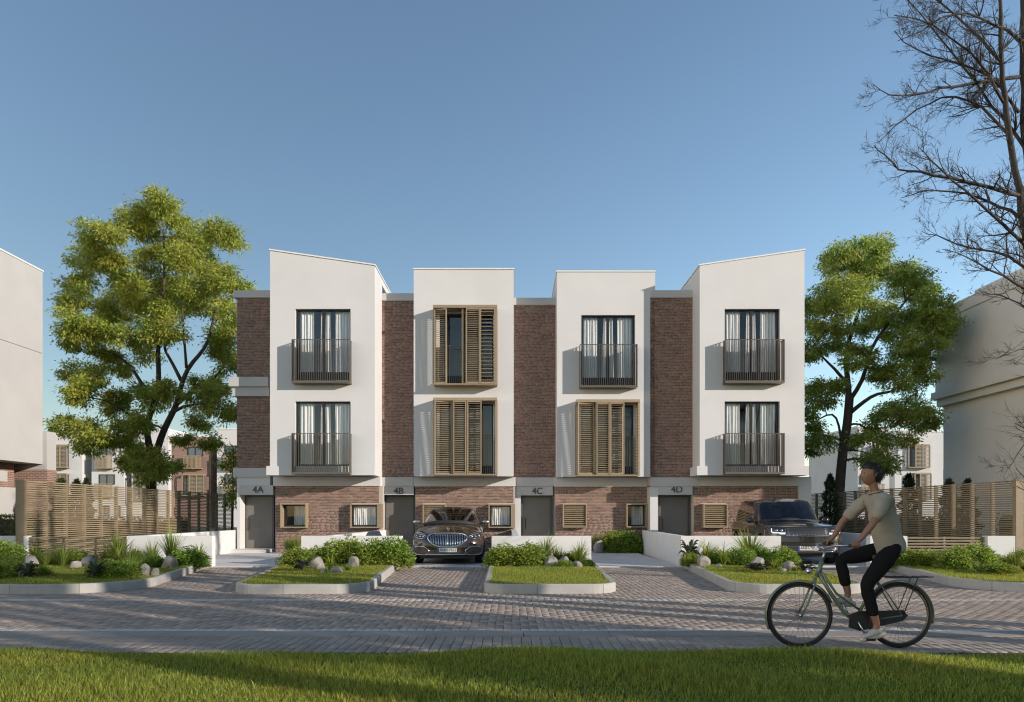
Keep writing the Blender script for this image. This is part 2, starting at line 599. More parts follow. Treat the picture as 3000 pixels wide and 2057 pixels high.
# planting beds with raised kerbs
def rounded(poly, rad, seg=9):
    """Polygon with corners rounded: rad per corner (0 = sharp)."""
    outp = []
    n = len(poly)
    for i, (p, r) in enumerate(zip(poly, rad)):
        p = Vector((*p, 0)); a = Vector((*poly[i - 1], 0)); b = Vector((*poly[(i + 1) % n], 0))
        if r <= 0:
            outp.append((p.x, p.y)); continue
        d0, d1 = (a - p).normalized(), (b - p).normalized()
        ang = d0.angle(d1)
        t = r / math.tan(ang / 2)
        c = p + (d0 + d1).normalized() * (r / math.sin(ang / 2))
        s0, s1 = p + d0 * t - c, p + d1 * t - c
        tot = s0.angle(s1)
        sign = 1 if s0.cross(s1).z > 0 else -1
        for k in range(seg + 1):
            q = Matrix.Rotation(sign * tot * k / seg, 3, 'Z') @ s0 + c
            outp.append((q.x, q.y))
    return outp


def resample(path, step):
    res = [Vector((*path[0], 0))]
    for a, b in zip(path[:-1], path[1:]):
        a, b = Vector((*a, 0)), Vector((*b, 0))
        k = max(1, int((b - a).length / step + .5))
        for i in range(1, k + 1): res.append(a.lerp(b, i / k))
    return res


def kerb_run(path, parent, width=0.11, h=0.165, stone=1.15, off=0.0):
    """Raised kerb along an open path (bed on the left side): one object for each stone."""
    pts = resample(path, 0.09)
    nor = []
    for i in range(len(pts)):
        d = (pts[min(i + 1, len(pts) - 1)] - pts[max(i - 1, 0)]).normalized()
        nor.append(Vector((-d.y, d.x, 0)))
    acc, cur, k = off, [0], 0
    runs = []
    for i in range(1, len(pts)):
        acc += (pts[i] - pts[i - 1]).length
        cur.append(i)
        if acc >= stone or i == len(pts) - 1:
            runs.append(cur); cur = [i]; acc = 0
    for run in runs:
        if len(run) < 2: continue
        m = MB()
        prof = [(0.0, -.03), (0.004, h - .018), (0.018, h), (width, h), (width, -.03)]
        rows = []
        for q, i in enumerate(run):
            p = pts[i].copy()
            d = (pts[min(i + 1, len(pts) - 1)] - pts[max(i - 1, 0)]).normalized()
            if q == 0: p += d * .004
            if q == len(run) - 1: p -= d * .004
            rows.append([(p.x + nor[i].x * a, p.y + nor[i].y * a, z) for a, z in prof])
        m.grid(rows)
        nn = len(prof)
        m.f.append(tuple(range(nn))); m.m.append(0)
        m.f.append(tuple(reversed(range((len(rows) - 1) * nn, len(rows) * nn)))); m.m.append(0)
        m.build('kerb_stone', M['kerb'], parent)


BED_Z = 0.135
beds = {
    'a': dict(poly=[(-40, 11.90), (-6.62, 11.90), (-7.90, 17.80), (-40, 17.80)], rad=[0, 1.15, 0, 0], kerb=(0, -1)),
    'b': dict(poly=[(-4.92, 11.90), (-2.50, 11.90), (-2.94, 17.80), (-5.84, 17.80)], rad=[.55, .62, 0, 0]),
    'c': dict(poly=[(-.50, 11.93), (1.87, 11.93), (2.13, 17.80), (-.56, 17.80)], rad=[.4, .55, 0, 0]),
    'd': dict(poly=[(3.88, 11.92), (6.32, 11.92), (7.15, 17.80), (4.46, 17.80)], rad=[.62, .6, 0, 0]),
    'e': dict(poly=[(8.15, 11.92), (40, 11.92), (40, 17.80), (9.55, 17.80)], rad=[1.3, 0, 0, 0]),
}
BED_POLY = {}
for key, b in beds.items():
    pl = rounded(b['poly'], b['rad'])
    BED_POLY[key] = pl
    x = sum(p[0] for p in pl[:]) / len(pl)
    root = tag(empty('planting_bed', (x, 14.5, 0)), kind='structure')
    m = MB()
    # the soil sheet stands a little inside the kerb face
    cxm, cym = sum(p[0] for p in b['poly']) / 4, sum(p[1] for p in b['poly']) / 4
    ins = []
    for px, py in pl:
        ins.append((px + (0.05 if px < cxm else -0.05), py + (0.05 if py < cym else 0)))
    m.prism_z(ins, -.02, BED_Z)
    m.build('turf_top', M['turf'], root)
    if key == 'a':
        path = pl[:-1]
    elif key == 'e':
        path = [pl[-1]] + pl[:-2]
    else:
        path = [pl[-1]] + pl[:-1]
    kerb_run(path, root, off=0.4)


def inside(poly, X, Y):
    res = np.zeros(len(X), bool)
    n = len(poly)
    j = n - 1
    for i in range(n):
        xi, yi = poly[i]; xj, yj = poly[j]
        c = ((yi > Y) != (yj > Y)) & (X < (xj - xi) * (Y - yi) / (yj - yi + 1e-12) + xi)
        res ^= c
        j = i
    return res


def blades(X, Y, Z, h, w, lean, mid=True):
    """Grass blades as a triangle array: bent, tapering, turned at random."""
    n = len(X)
    th = RNG.uniform(0, 2 * np.pi, n)
    dx, dy = np.cos(th), np.sin(th)
    ph = RNG.uniform(0, 2 * np.pi, n)
    lx, ly = np.cos(ph) * lean * h, np.sin(ph) * lean * h
    P = np.stack([X, Y, Z], -1)
    side = np.stack([dx * w / 2, dy * w / 2, np.zeros(n)], -1)
    tip = P + np.stack([lx, ly, h], -1)
    if not mid:
        V = np.stack([P - side, P + side, tip], 1).reshape(-1, 3)
        F = np.arange(n * 3).reshape(-1, 3)
        return V, F
    midp = P + np.stack([lx * .3, ly * .3, h * .58], -1)
    V = np.stack([P - side, P + side, midp + side * .75, midp - side * .75, tip], 1).reshape(-1, 3)
    F = (np.arange(n)[:, None, None] * 5 + np.array([(0, 1, 2), (0, 2, 3), (3, 2, 4)])[None]).reshape(-1, 3)
    return V, F


BED_NAMES = {'a': 'short lawn grass in the wide bed left of the drives', 'b': 'short lawn grass in the bed before number 4B wall',
             'c': 'short lawn grass in the bed before the 4C door', 'd': 'short lawn grass in the bed before the parked off-roader',
             'e': 'short shaded lawn grass in the bed behind the cyclist'}
for key, poly in BED_POLY.items():
    xs = [p[0] for p in poly]; ys = [p[1] for p in poly]
    x0, x1 = max(min(xs), -13.6), min(max(xs), 14.2)
    y0, y1 = min(ys), max(ys)
    A = (x1 - x0) * (y1 - y0)
    n = int(A * 3200)
    X = RNG.uniform(x0, x1, n); Y = RNG.uniform(y0, y1, n)
    ok = inside(poly, X, Y) & inside([(p[0] - .06 * np.sign(p[0] - np.mean(xs)), p[1] + .06) for p in poly], X, Y)
    ok &= np.abs(X) < 0.78 * Y + .6
    X, Y = X[ok], Y[ok]
    n = len(X)
    h = RNG.uniform(.035, .075, n) * (1 + .25 * np.sin(X * 3.1 + Y * 2.3))
    V, F = blades(X, Y, np.full(n, BED_Z - .01), h, RNG.uniform(.008, .014, n), RNG.uniform(.1, .55, n), mid=False)
    tag(link('bed_grass', np_mesh('bed_grass', V, F, M['grass'])), BED_NAMES[key], 'grass', kind='stuff')


# the near lawn: a low uneven bank
def lawn_edge(X):
    return LAWN_Y - .10 + .10 * np.sin(X * .9 + .6) + .05 * np.sin(X * 2.3 + 1.0)


def lawn_z(X, Y):
    e = np.clip((lawn_edge(X) - Y) / .5, 0, 1)
    return -.02 + e * (.075 + .045 * np.sin(X * .75 + .8) * np.cos(Y * 1.1) + .03 * np.sin(X * 1.7 + Y * 1.3))


gx = np.linspace(-30, 30, 241); gy = np.concatenate([np.linspace(-40, 3, 12), np.linspace(3.2, 6.9, 40), [7.0, 7.1]])
GX, GY = np.meshgrid(gx, gy)
GY2 = np.where(GY > lawn_edge(GX), lawn_edge(GX) + (GY - 6.8) * .12, GY)
V = np.stack([GX, GY2, lawn_z(GX, GY2)], -1).reshape(-1, 3)
nx = len(gx)
ii, jj = np.meshgrid(np.arange(len(gy) - 1), np.arange(nx - 1), indexing='ij')
F = np.stack([ii * nx + jj, ii * nx + jj + 1, (ii + 1) * nx + jj + 1, (ii + 1) * nx + jj], -1).reshape(-1, 4)
tag(link('lawn', np_mesh('lawn', V, F, M['turf'], True)), kind='structure')
n = 230000
X = RNG.uniform(-6.4, 6.4, n); Y = RNG.uniform(4.2, 7.0, n)
ok = (Y < lawn_edge(X)) & (np.abs(X) < .78 * Y + .6)
X, Y = X[ok], Y[ok]
n = len(X)
h = RNG.uniform(.03, .075, n) * (1 + .35 * np.sin(X * 1.9 + Y * 3.3) * np.sin(X * .7 - Y)) * np.where(RNG.uniform(0, 1, n) < .06, 1.4, 1)
V, F = blades(X, Y, lawn_z(X, Y) - .008, h, RNG.uniform(.005, .009, n), RNG.uniform(.1, .6, n))
tag(link('lawn_grass', np_mesh('lawn_grass', V, F, M['grass'])), 'uneven mown grass bank along the near edge of the road', 'grass', kind='stuff')

# ================================================================== the row of four townhouses
ZB = 2.72            # underside of the upper volumes
PAR = 9.37           # top of the brick strips' white coping
BACK = 34.0


def wall_holes(m, x0, x1, z0, z1, y0, y1, holes, mi=0):
    """Wall slab with rectangular openings (hx0,hx1,hz0,hz1), as butted boxes."""
    xs = sorted({x0, x1, *[h[0] for h in holes], *[h[1] for h in holes]})
    zs = sorted({z0, z1, *[h[2] for h in holes], *[h[3] for h in holes]})
    for a, b in zip(xs[:-1], xs[1:]):
        run = None
        for c, d in zip(zs[:-1], zs[1:]):
            xm, zm = (a + b) / 2, (c + d) / 2
            hole = any(h[0] < xm < h[1] and h[2] < zm < h[3] for h in holes)
            if hole:
                if run: m.box(a, b, y0, y1, run[0], run[1], mi); run = None
            else:
                run = (run[0], d) if run else (c, d)
        if run: m.box(a, b, y0, y1, run[0], run[1], mi)
    return m


BRICK_L, BRICK_H, BJ = 0.196, 0.0545, 0.012
brick_cache = {}


def brick_data(l):
    k = round(l, 3)
    if k not in brick_cache:
        w, h, c = k / 2, (BRICK_H - BJ) / 2, .003
        m = MB()
        vs = [(-w + c, -.012, -h + c), (w - c, -.012, -h + c), (w - c, -.012, h - c), (-w + c, -.012, h - c),
              (-w, -.009, -h), (w, -.009, -h), (w, -.009, h), (-w, -.009, h), (-w, 0.002, -h), (w, 0.002, -h), (w, 0.002, h), (-w, 0.002, h)]
        fs = [(0, 1, 2, 3)]
        for i in range(4):
            j = (i + 1) % 4
            fs += [(i + 4, j + 4, j, i), (i + 8, j + 8, j + 4, i + 4)]
        m.add(vs, fs)
        brick_cache[k] = m.mesh('brick', M['brick'])
    return brick_cache[k]


def bricks_layout(x0, x1, z0, z1, holes=()):
    """Coursed bricks between x0..x1, z0..z1: (x centre, z centre, length)."""
    res = []
    nz = int(round((z1 - z0) / BRICK_H))
    hz = (z1 - z0) / nz
    for k in range(nz):
        z = z0 + (k + .5) * hz
        segs = [(x0, x1)]
        for h in holes:
            if h[2] - .01 < z < h[3] + .01:
                new = []
                for a, b in segs:
                    if h[1] <= a or h[0] >= b: new.append((a, b)); continue
                    if h[0] > a: new.append((a, h[0]))
                    if h[1] < b: new.append((h[1], b))
                segs = new
        rr = random.Random(int(k * 7919 + x0 * 100))
        start = x0 - rr.choice((0, .5, .25, .75)) * BRICK_L - rr.uniform(0, .02)
        cuts = [start]
        while cuts[-1] < x1:
            cuts.append(cuts[-1] + (BRICK_L if rr.random() > .16 else BRICK_L / 2))
        for a, b in segs:
            for c, d in zip(cuts[:-1], cuts[1:]):
                lo, hi = max(a, c), min(b, d)
                if hi - lo > .03:
                    res.append(((lo + hi) / 2, z, hi - lo - BJ))
    return res


def brick_face(parent, lay, y, singles):
    """Bricks proud of the mortar plane y: the first SINGLES as objects, the rest one mesh."""
    org = ORG[parent.name]
    for x, z, l in lay[:singles]:
        l = round(l / .012) * .012
        if l <= 0: continue
        link('brick', brick_data(l), parent, (x - org.x, y - org.y, z - org.z))
    rest = lay[singles:]
    if not rest: return
    a = np.array(rest)
    n = len(a)
    c, h = .003, (BRICK_H - BJ) / 2
    sx = np.array([-1, 1, 1, -1]); sz = np.array([-1, -1, 1, 1])
    L = []
    dy = RNG.normal(0, .0012, n)
    for k, yy in ((c, -.012), (0, -.009), (0, .002)):
        px = sx[None] * (a[:, 2][:, None] / 2 - k) + a[:, 0][:, None]
        pz = sz[None] * (h - k) + a[:, 1][:, None]
        py = np.full_like(px, y + yy) + dy[:, None]
        L.append(np.stack([px, py, pz], -1))
    V = np.concatenate(L, 1).reshape(-1, 3) - np.array(org)
    f = [(0, 1, 2, 3)]
    for i in range(4):
        j = (i + 1) % 4
        f += [(i + 4, j + 4, j, i), (i + 8, j + 8, j + 4, i + 4)]
    F = (np.arange(n)[:, None, None] * 12 + np.array(f)[None]).reshape(-1, 4)
    tag(link('brick_field', np_mesh('brick_field', V, F, M['brick']), parent), kind='stuff')


def curtain(parent, x0, x1, y, z0, z1, amp=.03, wave=.11, seed=0, flare=0.0):
    rr = random.Random(seed)
    m = MB()
    n = max(12, int((x1 - x0) / .018))
    rows = []
    for k in range(7):
        t = k / 6
        row = []
        for i in range(n + 1):
            s = i / n
            x = x0 + (x1 - x0) * s
            ph = x / wave * 2 * math.pi + .6 * math.sin(x * 9 + seed)
            yy = y + amp * math.sin(ph) * (0.6 + .4 * (1 - t)) + .012 * math.sin(x * 31 + t * 3 + seed)
            row.append((x + flare * (s - .5) * (1 - t), yy, z0 + (z1 - z0) * t))
        rows.append(row)
    m.grid(rows)
    return m.build('curtain', M['curtain'], parent, smooth=True)


def french_window(house, x0, x1, z0, z1, y, seed, cur=True, parent_y=None):
    """Glazed double door set back in its opening: frame, two panes, curtains."""
    w = empty('window', ((x0 + x1) / 2, y, z0), parent=house)
    f = MB(); t = .055
    yf0, yf1 = y, y + .07
    f.box(x0, x0 + t, yf0, yf1, z0, z1); f.box(x1 - t, x1, yf0, yf1, z0, z1)
    f.box(x0 + t, x1 - t, yf0, yf1, z1 - t, z1); f.box(x0 + t, x1 - t, yf0, yf1, z0, z0 + .30)
    xm = (x0 + x1) / 2
    f.box(xm - .05, xm + .05, yf0 - .002, yf1, z0 + .30, z1 - t)
    f.build('frame', M['dark_metal'], w)
    for a, b in ((x0 + t, xm - .05), (xm + .05, x1 - t)):
        MB().add([(a, y + .035, z0 + .30), (b, y + .035, z0 + .30), (b, y + .035, z1 - t), (a, y + .035, z1 - t)], [(0, 1, 2, 3)]).build('pane', M['glass'], w)
    if cur:
        wd = x1 - x0
        yc = y + .135
        zt = z1 + .03
        curtain(w, x0 + .05 * wd, x0 + .31 * wd, yc, z0 + .05, zt, seed=seed)
        curtain(w, x0 + .43 * wd, x0 + .60 * wd, yc + .03, z0 + .05, zt, seed=seed + 3, flare=.1)
        curtain(w, x0 + .69 * wd, x0 + .96 * wd, yc, z0 + .05, zt, seed=seed + 5)
    return w


bal_mesh = {}


def balcony(house, x0, x1, yw, z0, z1, d=0.33):
    """Railing box before a french window: bottom plate, flats as balusters, top rail."""
    b = empty('balcony', ((x0 + x1) / 2, yw - d, z0), parent=house)
    m = MB()
    yf = yw - d
    m.box(x0, x1, yf, yw, z0 - .09, z0 - .02)
    m.build('floor_plate', M['bronze'], b)
    m = MB()
    m.box(x0, x1, yf, yf + .045, z1 - .018, z1); m.box(x0, x0 + .03, yf + .045, yw, z1 - .018, z1); m.box(x1 - .03, x1, yf + .045, yw, z1 - .018, z1)
    m.build('top_rail', M['bronze'], b)
    h = round(z1 - .018 - (z0 - .02), 4)
    if h not in bal_mesh:
        bal_mesh[h] = MB().box(-.006, .006, 0, .038, 0, h).mesh('baluster', M['bronze'])
    n = int(round((x1 - x0) / .075))
    for i in range(n + 1):
        x = x0 + .006 + (x1 - x0 - .012) * i / n
        link('baluster', bal_mesh[h], b, Vector((x, yf + .003, z0 - .02)) - ORG[b.name])
    k = ('s', h)
    if k not in bal_mesh:
        bal_mesh[k] = MB().box(-.006, .006, -.02, .02, 0, h).mesh('baluster', M['bronze'])
    for x in (x0 + .0065, x1 - .0065):
        for i in range(1, 5):
            link('baluster', bal_mesh[k], b, Vector((x, yf + .02 + (d - .02) * i / 5, z0 - .02)) - ORG[b.name])
    return b


slat_cache = {}


def slat_data(l, hgt, dep, mat, tilt):
    k = (round(l, 3), hgt, dep, mat.name, tilt)
    if k not in slat_cache:
        m = MB()
        c, s = math.cos(tilt), math.sin(tilt)
        pr = [(-dep / 2, -hgt / 2), (dep / 2, -hgt / 2), (dep / 2, hgt / 2), (-dep / 2, hgt / 2)]
        pr = [(y * c - z * s, y * s + z * c) for y, z in pr]
        vs = [(-l / 2, y, z) for y, z in pr] + [(l / 2, y, z) for y, z in pr]
        m.add(vs, [(0, 3, 2, 1), (4, 5, 6, 7), (0, 1, 5, 4), (1, 2, 6, 5), (2, 3, 7, 6), (3, 0, 4, 7)])
        slat_cache[k] = m.mesh('slat', mat)
    return slat_cache[k]


def shutter_panel(parent, p0, p1, z0, z1, pitch, tilt, name='shutter_leaf', dep=.048, hgt=.010, stile=.035):
    """Louvred leaf between plan points p0 and p1: two stiles, rails, slats one by one."""
    a, b = Vector((*p0, 0)), Vector((*p1, 0))
    d = b - a
    L = d.length
    ang = math.atan2(d.y, d.x)
    leaf = empty(name, (a.x, a.y, z0), parent=parent)
    leaf.rotation_euler = (0, 0, ang)
    m = MB()
    m.box(0, stile, -.035, .035, 0, z1 - z0); m.box(L - stile, L, -.035, .035, 0, z1 - z0)
    m.box(stile, L - stile, -.03, .03, 0, .05); m.box(stile, L - stile, -.03, .03, z1 - z0 - .05, z1 - z0)
    me = m.mesh('leaf_frame', M['wood'])
    link('leaf_frame', me, leaf)
    sd = slat_data(L - 2 * stile, hgt, dep, M['wood_slat'], tilt)
    n = int((z1 - z0 - .1) / pitch)
    for i in range(n):
        link('slat', sd, leaf, (L / 2, 0, .05 + (i + .5) * (z1 - z0 - .1) / n))
    return leaf


def shutter_box(house, x0, x1, yw, z0, z1, d, leaves, side=True):
    """Projecting timber surround with folding louvred leaves on its front."""
    s = empty('shutter_box', ((x0 + x1) / 2, yw, z0), parent=house)
    yf = yw - d
    m = MB()
    m.box(x0, x1, yf - .02, yw, z1 - .10, z1)
    m.build('head_board', M['wood'], s)
    m = MB()
    m.box(x0 + .01, x1 - .01, yf, yw, z0, z0 + .045)
    m.build('sill_board', M['wood'], s)
    m = MB()
    m.box(x1 - .07, x1 - .005, yf, yf + .09, z0 + .045, z1 - .10)
    m.build('jamb_post', M['wood'], s)
    for p0, p1, pitch, tilt in leaves:
        shutter_panel(s, (x0 + p0[0], yf + p0[1]), (x0 + p1[0], yf + p1[1]), z0 + .05, z1 - .105, pitch, tilt)
    # louvred cheeks
    shutter_panel(s, (x0 + .03, yf + .10), (x0 + .03, yw - .005), z0 + .05, z1 - .105, .075, R(30))
    shutter_panel(s, (x1 - .03, yf + .10), (x1 - .03, yw - .005), z0 + .05, z1 - .105, .11, R(30))
    return s


def small_window(house, x0, x1, z0, z1, yw, kind, d=.26, wide=False, seed=1):
    """Ground-floor window in a projecting timber surround; kind: glass, curtain, louvre."""
    w = empty('ground_window', ((x0 + x1) / 2, yw, z0), parent=house)
    t = .045
    yf, yb = yw - d, yw + .16
    wr = .15 if wide else t
    m = MB()
    m.box(x0, x0 + t, yf, yb, z0, z1); m.box(x1 - wr, x1, yf, yb, z0, z1)
    m.box(x0 + t, x1 - wr, yf, yb, z1 - t, z1); m.box(x0 + t, x1 - wr, yf, yb, z0, z0 + t)
    m.build('surround', M['wood'], w)
    a, b, c, e = x0 + t, x1 - wr, z0 + t, z1 - t
    m = MB(); q = .05
    ys = yw + .03 if kind != 'louvre' else yw + .06
    if kind == 'curtain': ys = yw - .15
    m.box(a, a + q, ys, ys + .05, c, e); m.box(b - q, b, ys, ys + .05, c, e)
    m.box(a + q, b - q, ys, ys + .05, e - q, e); m.box(a + q, b - q, ys, ys + .05, c, c + q)
    m.build('frame', M['dark_metal'], w)
    MB().add([(a + q, ys + .02, c + q), (b - q, ys + .02, c + q), (b - q, ys + .02, e - q), (a + q, ys + .02, e - q)], [(0, 1, 2, 3)]).build('pane', M['glass'], w)
    if kind in ('curtain', 'glass'):
        if kind == 'curtain': curtain(w, a + .06, b - .04, ys + .1, c + .06, e - .05, amp=.018, wave=.075, seed=seed)
        else: curtain(w, a + .35 * (b - a), b - .02, ys + .24, c, e, amp=.02, wave=.09, seed=seed)
    else:
        L = b - a
        sd = slat_data(L - .01, .012, .06, M['wood_slat'], R(32))
        n = int((e - c) / .066)
        for i in range(n):
            link('slat', sd, w, Vector(((a + b) / 2, yf + .05, c + (i + .5) * (e - c) / n)) - ORG[w.name])
    return w


def townhouse(spec):
    Ys, Yb, Yg = spec['Ys'], spec['Yb'], spec['Yg']
    s0, s1 = wx(spec['strip'][0], Ys), wx(spec['strip'][1], Ys)        # brick strip
    b0, b1 = wx(spec['box'][0], Yb), wx(spec['box'][1], Yb)            # white upper volume
    g0, g1 = wx(spec['gb'][0], Yg), wx(spec['gb'][1], Yg)              # ground-floor brick
    Yband = Yg - .05
    d0, d1 = wx(spec['band'][0], Yband), wx(spec['band'][1], Yband)
    h = empty('townhouse', ((b0 + b1) / 2, Yg, 0), label=spec['label'], cat='house', group='townhouses in the row')
    zl, zr = spec['top']

    # upper white volume: front wall with openings, sides, roof, floors
    ops = spec['ops']
    m = MB()
    zmid = 9.0
    wall_holes(m, b0, b1, ZB, zmid, Yb, Yb + .24, ops)
    m.prism_y([(b0, zmid), (b1, zmid), (b1, zr), (b0, zl)], Yb, Yb + .24)
    yend = Yb + 5.2
    m.add([(b0, Yb + .24, ZB), (b0, yend, ZB), (b0, yend, zl), (b0, Yb + .24, zl), (b0 + .2, Yb + .24, ZB), (b0 + .2, yend, ZB), (b0 + .2, yend, zl), (b0 + .2, Yb + .24, zl)],
          [(0, 3, 2, 1), (4, 5, 6, 7), (0, 1, 5, 4), (3, 7, 6, 2), (1, 2, 6, 5)])
    m.add([(b1, Yb + .24, ZB), (b1, yend, ZB), (b1, yend, zr), (b1, Yb + .24, zr), (b1 - .2, Yb + .24, ZB), (b1 - .2, yend, ZB), (b1 - .2, yend, zr), (b1 - .2, Yb + .24, zr)],
          [(0, 1, 2, 3), (4, 7, 6, 5), (0, 4, 5, 1), (3, 2, 6, 7), (1, 5, 6, 2)])
    m.build('upper_volume', M['plaster'], h)
    m = MB()
    m.box(b0 + .2, b1 - .2, Yb + .24, yend, ZB, ZB + .25)
    m.box(b0 + .2, b1 - .2, Yb + .24, yend, 5.45, 5.72)
    m.box(b0 + .2, b1 - .2, Yb + .24, yend, 8.72, 8.95)
    m.box(b0 + .2, b1 - .2, yend - .2, yend, ZB + .25, 8.72)
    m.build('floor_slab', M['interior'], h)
    m = MB()
    c = .028
    m.prism_y([(b0 - c, zl), (b1 + c, zr), (b1 + c, zr + .045), (b0 - c, zl + .045)], Yb - c, Yb + .3)
    m.prism_y([(b0 - c, zl), (b0 + .22, zl - (zl - zr) * .22 / (b1 - b0)), (b0 + .22, zl + .045), (b0 - c, zl + .045)], Yb + .3, yend)
    m.prism_y([(b1 - .22, zr), (b1 + c, zr), (b1 + c, zr + .045), (b1 - .22, zr + .045)], Yb + .3, yend)
    m.build('coping', M['coping'], h)

    # rear body behind strip and volume
    e0, e1 = min(s0, b0), max(b1, spec.get('xend', b1))
    m = MB()
    m.box(e0, e1, Ys + 2.6, BACK, 0, PAR - .35)
    m.build('rear_wall', M['plaster'], h)

    # brick strip over the door
    sw = empty('brick_strip', ((s0 + s1) / 2, Ys, 3.0), parent=h)
    zs0 = spec['sz']
    m = MB()
    m.box(s0, s1, Ys, Ys + 2.6, zs0, PAR - .26)
    m.build('mortar_bed', M['mortar'], sw)
    lay = []
    if spec.get('cornice'):
        z1c, z2c = spec['cornice']
        lay += bricks_layout(s0, s1, zs0 + .005, z1c) + bricks_layout(s0, s1, z2c, PAR - .27)
    else:
        lay += bricks_layout(s0, s1, zs0 + .005, PAR - .27)
    brick_face(sw, lay, Ys, 0)
    m = MB()
    m.box(s0 + spec.get('pl', .0), s1, Ys - .055, Ys + 2.6, PAR - .26, PAR)
    m.build('parapet', M['plaster_grey'], h)
    if spec.get('cornice'):
        m = MB()
        zc = (z1c + z2c) / 2
        m.box(s0 - .21, s1, Ys - .20, Ys + 3, zc, z2c); m.box(s0 - .12, s1, Ys - .11, Ys + 3, z1c, zc - .002)
        m.build('cornice', M['plaster_grey'], h)

    # band over the door, lintel with the house number
    m = MB()
    m.box(s0 + spec.get('pl', 0), s1, Ys - .06, Ys + 2.6, zs0 - .32, zs0)
    m.build('door_band', M['plaster_grey'], h)
    yd = spec['Yd']
    dx0, dx1 = wx(spec['door'][0], yd), wx(spec['door'][1], yd)
    dz0, dz1 = .14, spec['dtop']
    l0, l1 = wx(spec['lint'][0], Ys - .02), wx(spec['lint'][1], Ys - .02)
    lz0, lz1 = wz(spec['lint'][3], Ys - .02), wz(spec['lint'][2], Ys - .02)
    m = MB()
    m.box(s0, s1, Ys + .003, Ys + 2.6, lz1, zs0 - .32)                     # wall above the lintel
    m.box(s0, l0, Ys + .003, Ys + 2.6, 0, lz1)                             # pier beside the door
    m.box(l0, s1, yd + .09, yd + .3, 0, lz1)                               # back of the recess
    m.build('door_wall', M['plaster'], h)
    li = MB().box(l0, l1, Ys - .035, yd + .085, lz0, lz1).build('lintel', M['plaster_grey'], h)
    tm = text_mesh('house_number', spec['num'], .335, .012, M['letters'])
    nx, nz = wx(spec['numx'], Ys - .04), wz(spec['numz'], Ys - .04)
    link('house_number', tm, li, Vector((nx, Ys - .047, nz)) - ORG[h.name], (R(90), 0, 0))
    dr = empty('front_door', ((dx0 + dx1) / 2, yd, dz0), parent=h)
    m = MB(); t = .07
    m.box(dx0, dx0 + t, yd - .03, yd + .09, dz0, dz1); m.box(dx1 - t, dx1, yd - .03, yd + .09, dz0, dz1)
    m.box(dx0 + t, dx1 - t, yd - .03, yd + .09, dz1 - t, dz1)
    m.build('door_frame', M['door_frame'], dr)
    m = MB()
    m.box(dx0 + t + .004, dx1 - t - .004, yd + .02, yd + .07, dz0 + .006, dz1 - t - .004)
    m.build('door_leaf', M['door'], dr, bevel=.004)
    m = MB()
    hx = dx0 + t + .10
    m.tube([(hx, yd + .02, .82), (hx, yd - .045, .82), (hx, yd - .045, 1.22), (hx, yd + .02, 1.22)], .014, 8)
    m.build('handle', M['dark_metal'], dr, smooth=True)
    m = MB()
    m.box(dx0 - .35 if spec['num'] == '4A' else dx0 - .1, max(dx1 + .06, s1 - .02), yd - 1.05, yd + .09, .018, .138)
    m.build('door_step', M['concrete'], h, bevel=.01)

    # white band and ground-floor brick under the volume
    m = MB()
    m.box(d0, d1, Yband, Yb + 3.5, 2.39, ZB - .0015)
    m.build('base_band', M['plaster'], h)
    if spec.get('beam'):
        q0, q1 = wx(spec['beam'][0], Yb - .04), wx(spec['beam'][1], Yb - .04)
        m = MB()
        if q0 < b0 - .02: m.box(q0, b0 - .001, Yb - .04, Ys - .065, ZB, ZB + .315)
        if q1 > b1 + .02: m.box(b1 + .001, q1, Yb - .04, Ys - .065, ZB, ZB + .315)
        m.box(b0 - .001, b1 + (.001 if q1 > b1 + .02 else 0), Yb - .04, Yb - .002, ZB, ZB + .315)
        m.build('edge_beam', M['plaster'], h)
    wins = spec['wins']
    holes = [(a, b, c, e) for a, b, c, e, *_ in wins]
    bw = empty('brick_wall', ((g0 + g1) / 2, Yg, 0), parent=h)
    m = MB()
    wall_holes(m, g0, g1, 0, 2.39, Yg, Yg + .3, holes)
    m.build('mortar_bed', M['mortar'], bw)
    lay = bricks_layout(g0, g1, .02, 2.385, holes)
    lay.sort(key=lambda q: -q[1])
    brick_face(bw, lay, Yg, 300)
    m = MB()
    m.box(g0 + .02, g1 - .02, Yg + 3.3, Yg + 3.5, 0, 2.39); m.box(g0, g0 + .2, Yg + .3, Yg + 3.3, 0, 2.39); m.box(g1 - .2, g1, Yg + .3, Yg + 3.3, 0, 2.39)
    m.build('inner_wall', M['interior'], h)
    for i, (a, b, c, e, kind, wide) in enumerate(wins):
        small_window(h, a, b, c, e, Yg, kind, wide=wide, seed=i + len(spec['num']))
    return h


def px_win(x0, x1, y0, y1, Y):
    Y -= .26
    return wx(x0, Y), wx(x1, Y), wz(y1, Y), wz(y0, Y)


# openings in the upper volumes, metres
A_OP = [(-7.445, -5.546, 5.98, 8.435), (-7.445, -5.546, 2.80, 5.257)]
D_OP = [(7.305, 9.20, 5.98, 8.435), (7.305, 9.20, 2.80, 5.257)]
B_OP = [(-2.56, -.66, 5.98, 8.47), (-2.56, -.66, 2.80, 5.29)]
C_OP = [(2.477, 4.398, 5.98, 8.50), (2.47, 4.35, 2.80, 5.29)]

